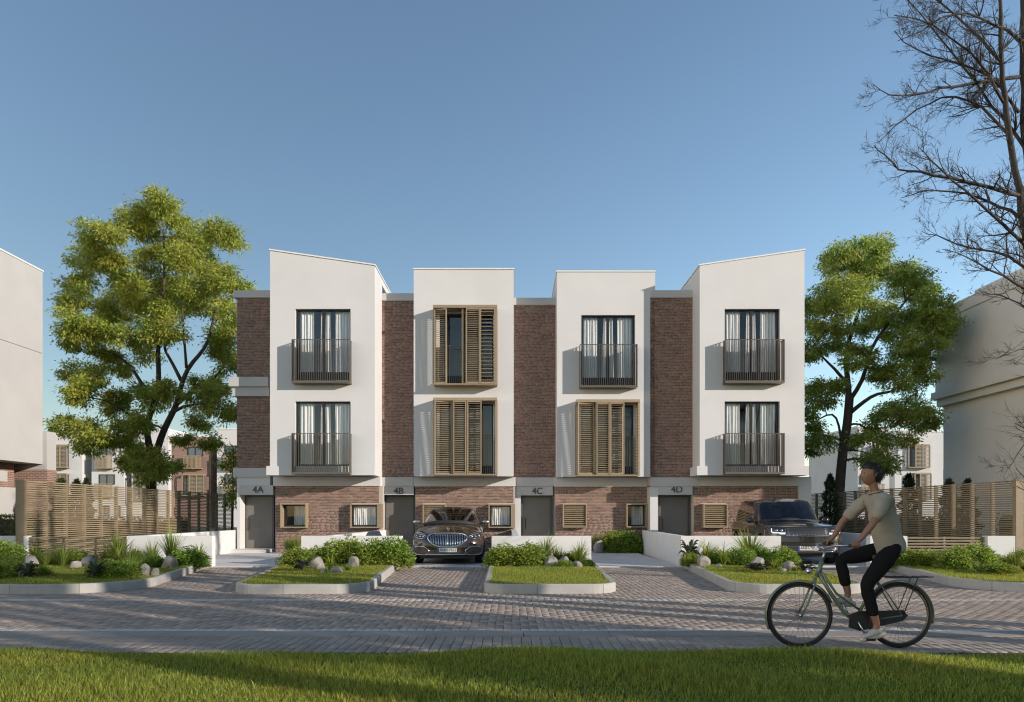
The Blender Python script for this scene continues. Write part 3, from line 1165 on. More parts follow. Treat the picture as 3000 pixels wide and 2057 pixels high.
hA = townhouse(dict(num='4A', label='end townhouse numbered 4A with sloping white roofline falling towards 4B', Ys=24.4, Yb=23.45, Yg=24.4, Yd=24.9,
    strip=(694, 791), box=(791, 1098), gb=(807, 1111), band=(800, 1114), top=(10.45, 9.92), ops=A_OP, sz=3.03, pl=-.11, cornice=(5.585, 6.245),
    door=(714, 803.5), dtop=2.085, lint=(702, 800, 1422, 1449.5), numx=756, numz=1435.5, beam=(780, 1098),
    wins=[(*px_win(820.7, 897.5, 1474.6, 1547, 24.4), 'glass', False), (*px_win(1025, 1117, 1476, 1547, 24.4), 'curtain', True)]))
hB = townhouse(dict(num='4B', label='flat-topped townhouse numbered 4B behind the parked saloon, shutters on both floors', Ys=24.74, Yb=24.1, Yg=24.75, Yd=25.2,
    strip=(1105, 1212), box=(1212, 1505), gb=(1216.7, 1504.8), band=(1212, 1510.6), top=(10.02, 10.02), ops=B_OP, sz=2.715,
    door=(1124, 1216), dtop=2.09, lint=(1120, 1212, 1424, 1449.6), numx=1168, numz=1439,
    wins=[(*px_win(1238, 1306, 1477, 1547, 24.75), 'louvre', False), (*px_win(1431, 1509, 1477, 1547, 24.75), 'curtain', True)]))
hC = townhouse(dict(num='4C', label='flat-topped townhouse numbered 4C with a balcony over one shuttered window', Ys=25.25, Yb=24.4, Yg=25.0, Yd=25.65,
    strip=(1505, 1632), box=(1632, 1919.5), gb=(1626, 1901), band=(1624, 1905), top=(10.04, 10.04), ops=C_OP, sz=2.735,
    door=(1526, 1617), dtop=2.09, lint=(1526, 1620, 1425, 1451), numx=1574.5, numz=1439.5,
    wins=[(*px_win(1649, 1720, 1476, 1545.7, 25.0), 'louvre', False), (*px_win(1835.5, 1905, 1476, 1545.7, 25.0), 'glass', True)]))
hD = townhouse(dict(num='4D', label='end townhouse numbered 4D with white roofline rising away from 4C', Ys=24.4, Yb=23.45, Yg=24.4, Yd=24.95,
    strip=(1905, 2050), box=(2050, 2357), gb=(2032, 2337.6), band=(2027, 2340), top=(9.92, 10.45), ops=D_OP, sz=2.69, xend=10.3,
    door=(1926, 2021), dtop=2.08, lint=(1928, 2029, 1422.6, 1449.5), numx=1982.5, numz=1434.5, beam=(2042, 2370),
    wins=[(*px_win(2061, 2133, 1476, 1546, 24.4), 'louvre', False), (*px_win(2255, 2341, 1476, 1547, 24.4), 'curtain', True)]))
# white end pier beside 4D's brick
m = MB()
x0 = wx(2338, 24.4)
m.box(x0 + .002, 10.68, 24.36, 27.2, 0, ZB - .004)
m.build('end_pier', M['plaster'], hD)

for i, (hh, op) in enumerate(((hA, A_OP), (hD, D_OP))):
    Yb = 23.45
    for k, (a, b, c, e) in enumerate(op):
        french_window(hh, a, b, c, e, Yb + .10, seed=i * 10 + k * 4 + 1)
    for (z0, z1) in ((5.925, 7.31), (2.83, 4.13)):
        if i == 0: balcony(hh, -7.47, -5.50, Yb, z0, z1)
        else: balcony(hh, 7.23, 9.24, Yb, z0, z1)
french_window(hC, *C_OP[0], 24.5, seed=31)
balcony(hC, 2.40, 4.43, 24.4, 5.95, 7.38)
french_window(hC, *C_OP[1], 24.5, seed=33, cur=False)
french_window(hB, *B_OP[0], 24.2, seed=35, cur=False)
french_window(hB, *B_OP[1], 24.2, seed=37, cur=False)

# folding shutters: (plan from, plan to, pitch, tilt); plan y 0 = front plane, + = inwards
T = R(30)
shutter_box(hB, -2.736, -.513, 24.1, 5.87, 8.63, .45,
            [((.03, .10), (.47, .02), .072, T), ((1.02, .05), (1.14, .30), .065, T), ((1.14, .02), (1.62, .02), .065, T), ((1.63, .02), (2.15, .02), .127, T)])
shutter_box(hB, -2.736, -.513, 24.1, 2.725, 5.42, .45,
            [((.05, .02), (.64, .10), .072, T), ((.65, .10), (.70, .02), .072, T), ((.70, .02), (1.15, .02), .075, T), ((1.17, .02), (1.68, .02), .085, R(9)), ((1.19, .10), (1.66, .24), .072, R(6))])
shutter_box(hC, 2.263, 4.49, 24.4, 2.725, 5.41, .45,
            [((.05, .02), (.62, .10), .072, T), ((.64, .22), (.70, .02), .072, T), ((.70, .02), (1.16, .02), .075, T), ((1.18, .02), (1.68, .02), .085, R(9)), ((1.20, .10), (1.66, .24), .072, R(6))])
# low inner railings behind the shutters
for hh, x0, x1, yw, z0 in ((hB, -2.5, -.7, 24.1, 5.98), (hB, -2.5, -.7, 24.1, 2.83), (hC, 2.5, 4.3, 24.4, 2.83)):
    balcony(hh, x0, x1, yw, z0, z0 + 1.32, d=.16)

# ================================================================== drives, low walls, fences
def drive(x0, x1, y1, lab):
    d = tag(empty('driveway', ((x0 + x1) / 2, 20, 0)), lab, kind='structure')
    nx_, ny_ = max(3, int(round((x1 - x0) / 1.25))), 6
    sx, sy = (x1 - x0) / nx_, (y1 - 17.82) / ny_
    me = MB().box(-sx / 2 + .003, sx / 2 - .003, -sy / 2 + .003, sy / 2 - .003, -.06, 0).mesh('paving_slab', M['concrete'])
    for i in range(nx_):
        for j in range(ny_):
            link('paving_slab', me, d, (x0 + (i + .5) * sx - (x0 + x1) / 2, 17.82 + (j + .5) * sy - 20, .022 + random.gauss(0, .0012)))
    return d


drive(-9.95, -4.98, 25.6, 'pale slab drive in front of the 4A door')
drive(-4.82, -.02, 25.6, 'pale slab drive under the parked saloon')
drive(.22, 4.38, 25.9, 'empty pale slab drive in front of 4C')
drive(4.6, 10.2, 25.3, 'pale slab drive under the parked off-roader')

WT = .815


def low_wall(x0, x1, ret, yb, lab, xb=None, t=.2):
    """White rendered wall: a front length along the beds and a return running back to the house."""
    w = empty('garden_wall', ((x0 + x1) / 2, 17.9, 0), label=lab, cat='wall', group='white rendered garden walls')
    m = MB()
    m.box(x0, x1, 17.83, 17.83 + t, -.03, WT)
    m.build('front_length', M['plaster_wall'], w, bevel=.008)
    if ret is not None:
        xb = ret if xb is None else xb
        m = MB()
        y0 = 17.83 + t + .001
        m.prism_z([(ret - .09, y0), (ret + .09, y0), (xb + .09, yb), (xb - .09, yb)], -.03, WT)
        m.build('return_length', M['plaster_wall'], w, bevel=.008)
    return w


low_wall(-10.07, -7.83, -9.97, 24.3, 'white low wall between slat fence and the 4A drive', xb=-9.93)
low_wall(-5.51, -2.88, -4.90, 24.6, 'white low wall between the 4A drive and the saloon', xb=-4.62)
low_wall(-.535, 2.07, .10, 25.1, 'white low wall between the saloon and the empty 4C drive', xb=.06)
low_wall(4.41, 7.03, 4.50, 24.3, 'white low wall half hiding the parked off-roader', xb=4.72)
low_wall(9.35, 10.33, 10.24, 24.2, 'white low wall behind the cyclist, beside bronze slats', xb=10.32)
# end blocks of the neighbours' walls
for a, b, lab in ((-17.5, -12.70, 'white low wall end at the picture edge beside fence post'), (12.42, 13.26, 'short shaded white wall block at the foot of slat fence')):
    w = empty('garden_wall', ((a + b) / 2, 17.9, 0), label=lab, cat='wall', group='white rendered garden walls')
    m = MB(); m.box(a, b, 17.83, 18.05, -.03, WT); m.build('front_length', M['plaster_wall'], w, bevel=.008)


# low front slat panels between wall ends
def slat_panel(x0, x1, lab):
    p = empty('slat_screen', ((x0 + x1) / 2, 17.93, 0), label=lab, cat='fence', group='low slat screens')
    L = x1 - x0
    sd = slat_data(L, .032, .03, M['fence_wood'], 0)
    n = 10
    for i in range(n):
        link('slat', sd, p, (0, 0, .06 + i * .078))
    n = max(2, int(L / .85))
    pm = MB().box(-.02, .02, .02, .06, 0, .79).mesh('post', M['fence_wood'])
    for i in range(n + 1):
        link('post', pm, p, (-L / 2 + .03 + (L - .06) * i / n, 0, 0))
    return p


slat_panel(-12.68, -10.09, 'low bronze slat screen behind the left bed shrubs')
slat_panel(10.35, 12.40, 'low sunlit slat screen right of the cyclist')
slat_panel(13.28, 16.5, 'low slat screen cut by the right picture edge')


def side_fence(X, lab, s):
    """Tall slat fence running back from the road; s = side the fins stand on."""
    y0, p, n, z0, z1, pitch = 17.95, .835, 16, .06, 2.285, .0595
    f = empty('slat_fence', (X, y0, 0), label=lab, cat='fence', group='tall slat fences')
    key = ('fence', X)
    sd = MB()
    dep, h = .045, .034
    c, sn = math.cos(R(12)), math.sin(R(12))
    pr = [(-dep / 2, -h / 2), (dep / 2, -h / 2), (dep / 2, h / 2), (-dep / 2, h / 2)]
    L = p - .05
    vs = [(x, -L / 2, z) for x, z in pr] + [(x, L / 2, z) for x, z in pr]
    sd.add(vs, [(0, 1, 2, 3), (7, 6, 5, 4), (0, 4, 5, 1), (1, 5, 6, 2), (2, 6, 7, 3), (3, 7, 4, 0)])
    me = sd.mesh('slat', M['fence_wood'])
    rows = int((z1 - z0) / pitch)
    vis0 = int((.70 - z0) / pitch)
    rest = MB()
    count = 0
    for k in range(n):
        yc = (k + .5) * p
        for r in range(rows):
            z = z1 - (r + .5) * pitch
            if r < rows - vis0 and count < 300:
                link('slat', me, f, (0, yc, z)); count += 1
            else:
                rest.add([(v[0], v[1] + yc, v[2] + z) for v in vs], [(0, 1, 2, 3), (7, 6, 5, 4), (0, 4, 5, 1), (1, 5, 6, 2), (2, 6, 7, 3), (3, 7, 4, 0)])
    o = rest.build('slat_field', M['fence_wood'], f, local=True)
    tag(o, kind='stuff')
    pm = MB().box(-.028, .028, -.016, .016, 0, z1).mesh('post', M['fence_wood'])
    fm = MB().box(-.028, .028, -.012, .012, 0, z1 - .02).mesh('fin', M['fence_wood'])
    for k in range(n + 1):
        link('post', pm, f, (0, k * p, 0))
        link('fin', fm, f, (s * .06, k * p, 0))
    em = MB().box(-.10, .10, -.13, -.03, 0, z1 + .01)
    em.build('end_post', M['fence_wood'], f, local=True).location = (s * .06, 0, 0)
    return f


side_fence(-12.80, 'tall sunlit bronze slat fence running back beside the left lawn', -1)
side_fence(13.20, 'tall shaded bronze slat fence running back behind the cyclist', 1)

# ================================================================== neighbours and the far row
def brick_mat_tex(name):
    """Brickwork too far away to tell the bricks apart."""
    m, t, o = new_mat(name)
    N, L = t.nodes, t.links
    geo = N.new('ShaderNodeNewGeometry')
    sp = N.new('ShaderNodeSeparateXYZ')
    L.new(geo.outputs['Position'], sp.inputs[0])
    ad = N.new('ShaderNodeMath'); ad.operation = 'ADD'
    L.new(sp.outputs[0], ad.inputs[0]); L.new(sp.outputs[1], ad.inputs[1])
    cb = N.new('ShaderNodeCombineXYZ')
    L.new(ad.outputs[0], cb.inputs[0]); L.new(sp.outputs[2], cb.inputs[1])
    br = N.new('ShaderNodeTexBrick')
    br.inputs['Color1'].default_value = (0.25, 0.135, 0.10, 1)
    br.inputs['Color2'].default_value = (0.17, 0.09, 0.068, 1)
    br.inputs['Mortar'].default_value = (0.42, 0.35, 0.30, 1)
    br.inputs['Scale'].default_value = 1.0
    br.inputs['Brick Width'].default_value = 0.20
    br.inputs['Row Height'].default_value = 0.062
    br.inputs['Mortar Size'].default_value = 0.006
    L.new(cb.outputs[0], br.inputs['Vector'])
    p = N.new('ShaderNodeBsdfPrincipled')
    p.inputs['Roughness'].default_value = 0.85
    L.new(br.outputs[0], p.inputs['Base Color'])
    L.new(p.outputs[0], o.inputs[0])
    return m


M['brick_far'] = brick_mat_tex('brick_far')

# left neighbour: its sunlit flank runs back at the picture edge
nl = empty('neighbour_house', (-18, 22, 0), label='white house flank cut by the left picture edge', cat='house')
X, y0, y1 = -16.5, 19.0, 24.0
m = MB()
m.box(-24, X, y0, y1, 3.14, 7.02); m.box(-24, X, y0, y1, 7.035, 9.90)
m.build('upper_volume', M['plaster_left'], nl)
m = MB(); m.box(-24, X - .01, y0 + .01, y1 - .01, 7.02, 7.035); m.build('joint_line', M['dark_metal'], nl)
m = MB(); m.box(-24.02, X + .025, y0 - .02, y1 + .025, 9.90, 9.95); m.build('coping', M['coping'], nl)
m = MB(); m.box(-24, X - .75, y0 + 1, y1 - .35, 0, 3.135); m.build('ground_floor', M['brick_far'], nl)
m = MB(); m.box(-19, X - .02, 20.6, 22.35, 2.45, 2.80); m.build('porch_band', M['plaster_left'], nl)
m = MB(); m.box(-24, X - .70, y0, y1 - .3, 0, 2.30); m.build('lower_wall', M['plaster_left'], nl)
m = MB(); m.box(-24, X + .16, y1 + .002, y1 + .5, 0, 2.95)
m.build('rear_strip', M['brick_far'], nl)
m = MB(); m.box(-24, X + .14, y1 + .004, y1 + .5, 2.951, 4.3); m.build('rear_band', M['plaster_left'], nl)

# right neighbour: tall shaded flank with string courses and a roof tank
nr = empty('neighbour_house', (20, 26, 0), label='tall shaded house flank with string course at the right picture edge', cat='house')
X, y0, y1 = 18.6, 18.9, 30.0
m = MB(); m.box(X + .35, 26, y0, y1, 0, 3.36); m.build('ground_floor', M['plaster_right'], nr)
m = MB(); m.box(X + .36, 26, y0, y1 + .004, 3.361, 6.1); m.build('first_floor', M['plaster_right'], nr)
m = MB(); m.box(X + .12, 26, y0, y1 + .1, 6.101, 6.4); m.box(X - .07, 26, y0, y1 + .2, 6.401, 6.72); m.build('string_course', M['plaster_right'], nr)
m = MB(); m.box(X, 26, y0, y1, 6.721, 9.75); m.build('upper_volume', M['plaster_right'], nr)
m = MB(); m.box(X - .05, 26, y0 - .05, y1 + .05, 9.751, 10.22); m.build('parapet', M['plaster_right'], nr)
m = MB(); m.box(X + .8, 26, 20.0, 28.6, 10.221, 10.75); m.build('roof_upstand', M['plaster_right'], nr)
m = MB()
m.tube([(20.3, 25.2, 10.7), (20.3, 25.2, 11.2), (20.3, 25.2, 12.5), (20.3, 25.2, 12.58)], [1.15, 1.2, 1.35, .2], 32)
m.build('roof_tank', M['plaster_right'], nr, smooth=False)

# the far row
SL = {}


def far_slats(m, x0, x1, z0, z1, y, vertical=False, pitch=.13):
    if vertical:
        n = int((x1 - x0) / pitch)
        for i in range(n):
            x = x0 + (i + .5) * (x1 - x0) / n
            m.box(x - .035, x + .035, y, y + .05, z0, z1)
    else:
        n = int((z1 - z0) / pitch)
        for i in range(n):
            z = z0 + (i + .5) * (z1 - z0) / n
            m.box(x0, x1, y, y + .05, z - .035, z + .035)


def far_house(x0, x1, ztop, Y, lab, feats, front='plaster', depth=9, side=None):
    h = empty('far_house', ((x0 + x1) / 2, Y, 0), label=lab, cat='house', group='far row of townhouses')
    m = MB(); m.box(x0, x1, Y, Y + depth, 0, ztop); m.build('wall', M[front], h)
    m = MB(); m.box(x0 - .05, x1 + .05, Y - .05, Y + depth, ztop + .001, ztop + .16); m.build('coping', M['coping'], h)
    for ft in feats:
        k, a, b, c, d = ft
        if k == 'window':
            w = MB()
            t = .08
            w.box(a, a + t, Y - .06, Y - .003, c, d); w.box(b - t, b, Y - .06, Y - .003, c, d)
            w.box(a + t, b - t, Y - .06, Y - .003, d - t, d); w.box(a + t, b - t, Y - .06, Y - .003, c, c + t)
            w.box((a + b) / 2 - .04, (a + b) / 2 + .04, Y - .06, Y - .003, c + t, d - t)
            wo = w.build('window', M['dark_metal'], h)
            MB().box(a + t, b - t, Y - .03, Y - .01, c + t, d - t).build('pane', M['glass_far'], wo)
        elif k == 'balcony':
            w = MB()
            w.box(a, b, Y - .5, Y - .003, c, c + .1); w.box(a, b, Y - .5, Y - .44, d - .08, d)
            far_slats(w, a, b, c + .1, d - .08, Y - .48, True)
            far_slats(w, a, a + .001, c + .1, d, Y - .5, True)
            w.build('balcony', M['wood'], h)
        elif k == 'shutter':
            w = MB()
            w.box(a, b, Y - .55, Y - .003, d - .14, d); w.box(a, b, Y - .55, Y - .003, c, c + .1)
            n = 3
            for i in range(n + 1):
                x = a + (b - a) * i / n
                w.box(x - .05, x + .05, Y - .56, Y - .46, c + .1, d - .14)
            far_slats(w, a + (b - a) * .34, b - .05, c + .1, d - .14, Y - .52)
            w.build('shutter', M['wood'], h)
            MB().box(a + .1, b - .1, Y - .02, Y - .004, c + .1, d - .14).build('pane', M['glass_far'], h)
        elif k == 'brick':
            MB().box(a, b, Y - .03, Y - .003, c, d).build('brick_panel', M['brick_far'], h)
    return h


FY = 70.0
def fz(zy): return wz(1120 + zy * .4017, FY)
def fx(zx): return wx(zx * .4017, FY)
far_house(fx(325), fx(600), fz(372), FY, 'far white house with two stacked shutters beside the left flank', [('shutter', fx(360), fx(510), fz(628), fz(458)), ('shutter', fx(360), fx(510), fz(860), fz(665))])
far_house(fx(610), fx(660), fz(380), FY + 2.2, 'far set-back white bay between shuttered and balconied houses', [])
far_house(fx(668), fx(905), fz(365), FY, 'far white house with slatted balconies behind the left tree', [('window', fx(725), fx(838), fz(530), fz(465)), ('balcony', fx(705), fx(838), fz(632), fz(530)), ('window', fx(725), fx(838), fz(745), fz(672)), ('balcony', fx(705), fx(838), fz(840), fz(740)), ('window', fx(735), fx(800), fz(985), fz(900))])
far_house(fx(908), fx(957), fz(378), FY + 1.8, 'far shaded set-back bay right of the slatted balconies', [])
far_house(fx(960), fx(1228), fz(350), FY, 'far white house half hidden by the left tree trunk', [('shutter', fx(1000), fx(1140), fz(620), fz(458)), ('shutter', fx(1000), fx(1140), fz(860), fz(668)), ('window', fx(845), fx(880), fz(980), fz(900))])
far_house(fx(1235), fx(1520), fz(395), FY + .6, 'far red brick house with a slatted balcony', [('window', fx(1350), fx(1462), fz(535), fz(468)), ('balcony', fx(1330), fx(1462), fz(632), fz(533)), ('shutter', fx(1325), fx(1482), fz(830), fz(668))], front='brick_far')
far_house(fx(1582), fx(1900), fz(345), FY, 'far white house beside the 4A brick corner', [('window', fx(1640), fx(1760), fz(532), fz(462)), ('balcony', fx(1630), fx(1760), fz(640), fz(530)), ('window', fx(1640), fx(1760), fz(740), fz(672)), ('balcony', fx(1630), fx(1760), fz(840), fz(740))])
far_house(fx(1522), fx(1580), fz(390), FY + 3.0, 'far shaded bay right of the brick house', [])
def fx(zx): return wx(2250 + zx * .4017, FY)
far_house(fx(925), fx(1192), fz(358), FY, 'far white house with two stacked shutters right of the cyclist', [('shutter', fx(1005), fx(1157), fz(627), fz(456)), ('shutter', fx(1050), fx(1168), fz(860), fz(662))])
far_house(fx(1200), fx(1420), fz(352), FY + 1.6, 'far white set-back bay behind the shaded flank', [])
FY = 62.0
far_house(fx(655), fx(885), fz(330), FY, 'far white house with a long shaded flank behind the right tree trunk', [('shutter', fx(760), fx(855), fz(600), fz(458)), ('window', fx(668), fx(820), fz(745), fz(680)), ('balcony', fx(660), fx(832), fz(830), fz(742))], depth=10.2)
FY = 70.0
far_house(fx(888), fx(923), fz(395), FY + 1.5, 'far narrow brick bay right of the cyclist head', [], front='brick_far')

# ================================================================== trees
def leaf_array(C, N_, L, W):
    """Narrow folded leaves: centres C (n,3), pointing directions N_, lengths, widths."""
    n = len(C)
    d = N_ / np.linalg.norm(N_, axis=1, keepdims=True)
    r = RNG.normal(0, 1, (n, 3))
    a = np.cross(d, r); a /= np.linalg.norm(a, axis=1, keepdims=True) + 1e-9
    b = np.cross(d, a)
    tip = C + d * L[:, None]
    mid = C + d * (L * .45)[:, None]
    fold = b * (W * .18)[:, None]
    V = np.stack([C, mid + a * (W / 2)[:, None] + fold, tip - b * (L * .08)[:, None], mid - a * (W / 2)[:, None] + fold], 1).reshape(-1, 3)
    F = (np.arange(n)[:, None, None] * 4 + np.array([(0, 1, 2), (0, 2, 3)])[None]).reshape(-1, 3)
    return V, F


def leafy_tree(name, label, base, limbs, clumps, per, leaf=(.13, .035), trunk_mat='bark', seed=1, leaf_mat_='leaf_tree'):
    """Trunk and limbs given as paths with radii; every clump is reached by a branch and filled with leaf sprays."""
    rr = random.Random(seed)
    t = empty(name, base, label=label, cat='tree')
    nodes = []                                     # (point, radius)
    m = MB()
    for path, r0, r1 in limbs:
        pts = []
        for i, (a, b) in enumerate(zip(path[:-1], path[1:])):
            a, b = Vector(a), Vector(b)
            k = max(2, int((b - a).length / .35))
            for q in range(k): pts.append(a.lerp(b, q / k))
        pts.append(Vector(path[-1]))
        for _ in range(2):
            pts = [pts[0]] + [(pts[i - 1] + pts[i] * 2 + pts[i + 1]) / 4 for i in range(1, len(pts) - 1)] + [pts[-1]]
        rad = [r0 + (r1 - r0) * (i / (len(pts) - 1)) ** .8 for i in range(len(pts))]
        m.tube(pts, rad, 8, caps=True)
        nodes += [(p, r) for p, r in zip(pts[2:], rad[2:])]
    order = sorted(clumps, key=lambda c: (Vector(c[0]) - Vector(limbs[0][0][-1])).length)
    twigs = []
    for c, r in order:
        c = Vector(c)
        best = min(nodes, key=lambda q: (q[0] - c).length + (1.5 if q[0].z > c.z + .3 else 0))
        a = best[0]
        d = c - a
        mid = a + d * .5 + Vector((rr.uniform(-.1, .1), rr.uniform(-.1, .1), .10 * d.length))
        pts = [a, a.lerp(mid, .5), mid, mid.lerp(c, .5), c]
        pts[1] += Vector((0, 0, .03 * d.length)); pts[3] += Vector((0, 0, .05 * d.length))
        ra = min(best[1] * .62, .02 + .022 * d.length)
        m.tube(pts, [ra, ra * .85, ra * .65, ra * .5, ra * .35], 6)
        nodes += [(p, ra * f) for p, f in zip(pts[1:], (.85, .65, .5, .35))]
    # twigs inside clumps
    LV, LF, off = [], [], 0
    for c, r in clumps:
        c = Vector(c)
        ns = max(7, int(16 * (r / .6) ** 1.5))
        for s in range(ns):
            v = Vector((rr.gauss(0, 1), rr.gauss(0, 1), rr.gauss(0, .75))).normalized() * r * (.35 + .65 * rr.random() ** .6)
            e = c + v
            if rr.random() < .5:
                m.tube([c, c + v * .5 + Vector((0, 0, .06 * r)), e], [.014, .009, .004], 4, caps=False)
            k = int(per * rr.uniform(.7, 1.3))
            sp = .11 + .145 * r
            P = np.array(e)[None] + RNG.normal(0, 1, (k, 3)) * np.array([sp, sp, sp * .55])
            outw = P - np.array(c)[None]
            outw /= np.linalg.norm(outw, axis=1, keepdims=True) + 1e-6
            D = outw * .7 + RNG.normal(0, .5, (k, 3)) + np.array([0, 0, -.45])
            V, F = leaf_array(P, D, RNG.uniform(.7, 1.25, k) * leaf[0], RNG.uniform(.7, 1.2, k) * leaf[1])
            LV.append(V); LF.append(F + off); off += len(V)
    m.build('trunk', M[trunk_mat], t, smooth=True)
    V = np.concatenate(LV) - np.array(base)
    o = link('crown', np_mesh('crown', V, np.concatenate(LF), M[leaf_mat_]), t)
    return t


def clump_list(raw, ox, oy, Y, spread, cx, rx, seed):
    rr = random.Random(seed)
    res = []
    for zx, zy, zr in raw:
        x, y = ox + zx * .4017, oy + zy * .4017
        u = max(0, 1 - ((x - cx) / rx) ** 2) ** .5
        Yc = Y + rr.uniform(-1, 1) * spread * u
        res.append(((wx(x, Yc), Yc, wz(y, Yc)), zr * .4017 * Yc / FPX))
    return res


TY = 30.0
raw_up = [(1190,120,100),(1240,230,90),(1050,200,100),(960,290,110),(1080,330,90),(700,370,105),(820,350,90),(600,530,95),(720,520,115),(830,570,80),(560,750,95),(540,830,80),(620,700,70),(510,900,55),(1310,270,65),(1600,350,105),(1660,420,85),(1480,370,95),(1380,420,105),(1200,490,115),(1120,560,105),(1320,560,115),(1450,560,105),(1540,640,105),(1650,700,105),(1740,780,75),(900,730,120),(1000,800,125),(870,860,105),(780,930,105),(1150,760,125),(1280,760,125),(1400,760,105),(1100,920,125),(1250,900,115),(1380,880,85),(1560,880,95),(1680,930,85),(520,1020,105),(620,1060,115),(750,1080,105),(500,1150,65),(700,1180,75),(820,1100,85),(1000,1080,105),(1120,1080,105),(1250,1060,95),(1640,1080,105),(1600,1180,95),(1690,1250,85),(830,1300,85),(900,1330,75),(1060,1230,80),(600,1380,105),(680,1420,85),(560,1470,75),(1100,1530,105),(1580,1480,75),(1450,1440,55),(1650,1340,65),(860,1560,75),(1200,1500,70),(1740,1000,60)]
raw_lo = [(600,60,85),(580,120,65),(480,320,85),(600,360,105),(720,400,95),(850,380,95),(650,470,75),(900,250,85),(840,170,75),(1000,300,95),(1150,100,100),(1450,100,100),(1550,60,85),(1600,200,85),(1690,210,65),(1450,300,75),(1520,420,65),(1330,400,55),(1000,560,95),(1120,600,105),(1060,660,85),(950,590,65),(1180,680,55),(1050,500,75),(1260,610,40)]
cl = clump_list(raw_up, 0, 540, TY, 3.2, 440, 300, 3) + clump_list(raw_lo, 0, 1120, TY, 2.6, 440, 300, 4)
def P(zx, zy, oy, Y=TY, dy=0.0, ox=0): return (wx(ox + zx * .4017, Y + dy), Y + dy, wz(oy + zy * .4017, Y + dy))
base = (wx(447, TY), TY, -.05)
limbs = [([base, P(1100, 740, 1120), P(1120, 560, 1120)], .28, .20),
         ([P(1120, 600, 1120), P(1060, 330, 1120, dy=.3), P(1160, 1500, 540, dy=.2), P(1150, 1100, 540, dy=-.3), P(1200, 700, 540), P(1190, 200, 540)], .17, .03),
         ([P(1120, 580, 1120), P(1190, 350, 1120, dy=-.4), P(1300, 150, 1120, dy=-.5), P(1310, 1500, 540, dy=-.5), P(1360, 1340, 540, dy=-.6), P(1500, 1200, 540, dy=-.4), P(1540, 1080, 540), P(1600, 700, 540)], .17, .03),
         ([P(1360, 1340, 540, dy=-.6), P(1345, 1150, 540, dy=-.9), P(1330, 900, 540, dy=-1)], .07, .03),
         ([P(1320, 1430, 540, dy=-.5), P(1230, 1250, 540, dy=-.2), P(1180, 1190, 540), P(1250, 1110, 540), P(1350, 960, 540, dy=.4)], .08, .03),
         ([P(1300, 150, 1120, dy=-.5), P(1420, 40, 1120, dy=0), P(1560, 1440, 540, dy=.4), P(1680, 1240, 540, dy=.6)], .11, .03),
         ([P(1060, 1500, 540, dy=.2), P(960, 1330, 540, dy=.4), P(870, 1250, 540, dy=.5), P(740, 1200, 540, dy=.8)], .09, .03),
         ([P(1080, 350, 1120, dy=.3), P(900, 200, 1120, dy=-.6), P(780, 130, 1120, dy=-1), P(650, 110, 1120, dy=-1)], .06, .02)]
leafy_tree('broadleaf_tree', 'tall leafy tree behind the fence left of house 4A', base, limbs, cl, 105, leaf=(.17, .055), seed=5)

TY = 27.8
raw_up = [(800,180,80),(740,210,58),(680,210,58),(580,230,66),(520,260,66),(460,310,66),(440,380,48),(800,270,86),(830,350,86),(740,380,76),(660,300,48),(560,380,86),(540,450,86),(640,400,68),(430,520,78),(500,540,86),(600,560,95),(700,520,86),(400,600,68),(330,660,66),(300,620,48),(450,650,86),(560,650,95),(680,620,76),(800,680,86),(760,740,76),(860,700,66),(900,440,86),(1000,400,86),(1040,350,58),(1080,430,76),(1150,490,66),(980,500,95),(1080,540,86),(1180,560,56),(1250,640,76),(1310,660,66),(1330,740,48),(1230,720,86),(1130,690,86),(1020,720,86),(950,760,86),(1080,790,95),(1180,800,86),(1280,810,56),(900,830,76),(1000,880,86),(1120,900,95),(1220,920,48),(1050,980,86),(960,960,66),(1150,1000,66),(300,750,66),(340,820,66),(440,780,86),(560,820,76),(660,840,66),(330,930,66),(300,1000,48),(380,960,56),(480,900,66),(560,960,56),(650,950,56),(700,1000,56),(600,1060,52),(850,1080,76),(950,1100,76),(1050,1100,86),(1140,1150,66),(800,1150,46),(880,1190,56),(1000,1200,76),(1100,1230,66),(330,1230,56),(400,1220,66),(480,1240,56),(520,1200,46),(330,1330,56),(420,1330,52),(290,1420,38),(1000,1370,76),(900,1390,66),(1100,1380,76),(1180,1430,56),(820,1430,56),(950,1460,76),(1080,1480,76),(1190,1490,38),(750,1500,56),(330,1500,46)]
raw_lo = [(300,400,55),(300,490,46),(400,440,56),(600,450,46),(700,420,56),(800,400,66),(900,420,56),(1000,430,46),(760,540,74),(850,560,66),(720,590,46),(880,620,44),(790,640,40)]
cl = clump_list(raw_up, 2250, 640, TY, 2.6, 2555, 260, 8) + clump_list(raw_lo, 2250, 1120, TY, 2.0, 2555, 260, 9)
def P(zx, zy, oy, Y=TY, dy=0.0, ox=2250): return (wx(ox + zx * .4017, Y + dy), Y + dy, wz(oy + zy * .4017, Y + dy))
base = (wx(2455, TY), TY, -.05)
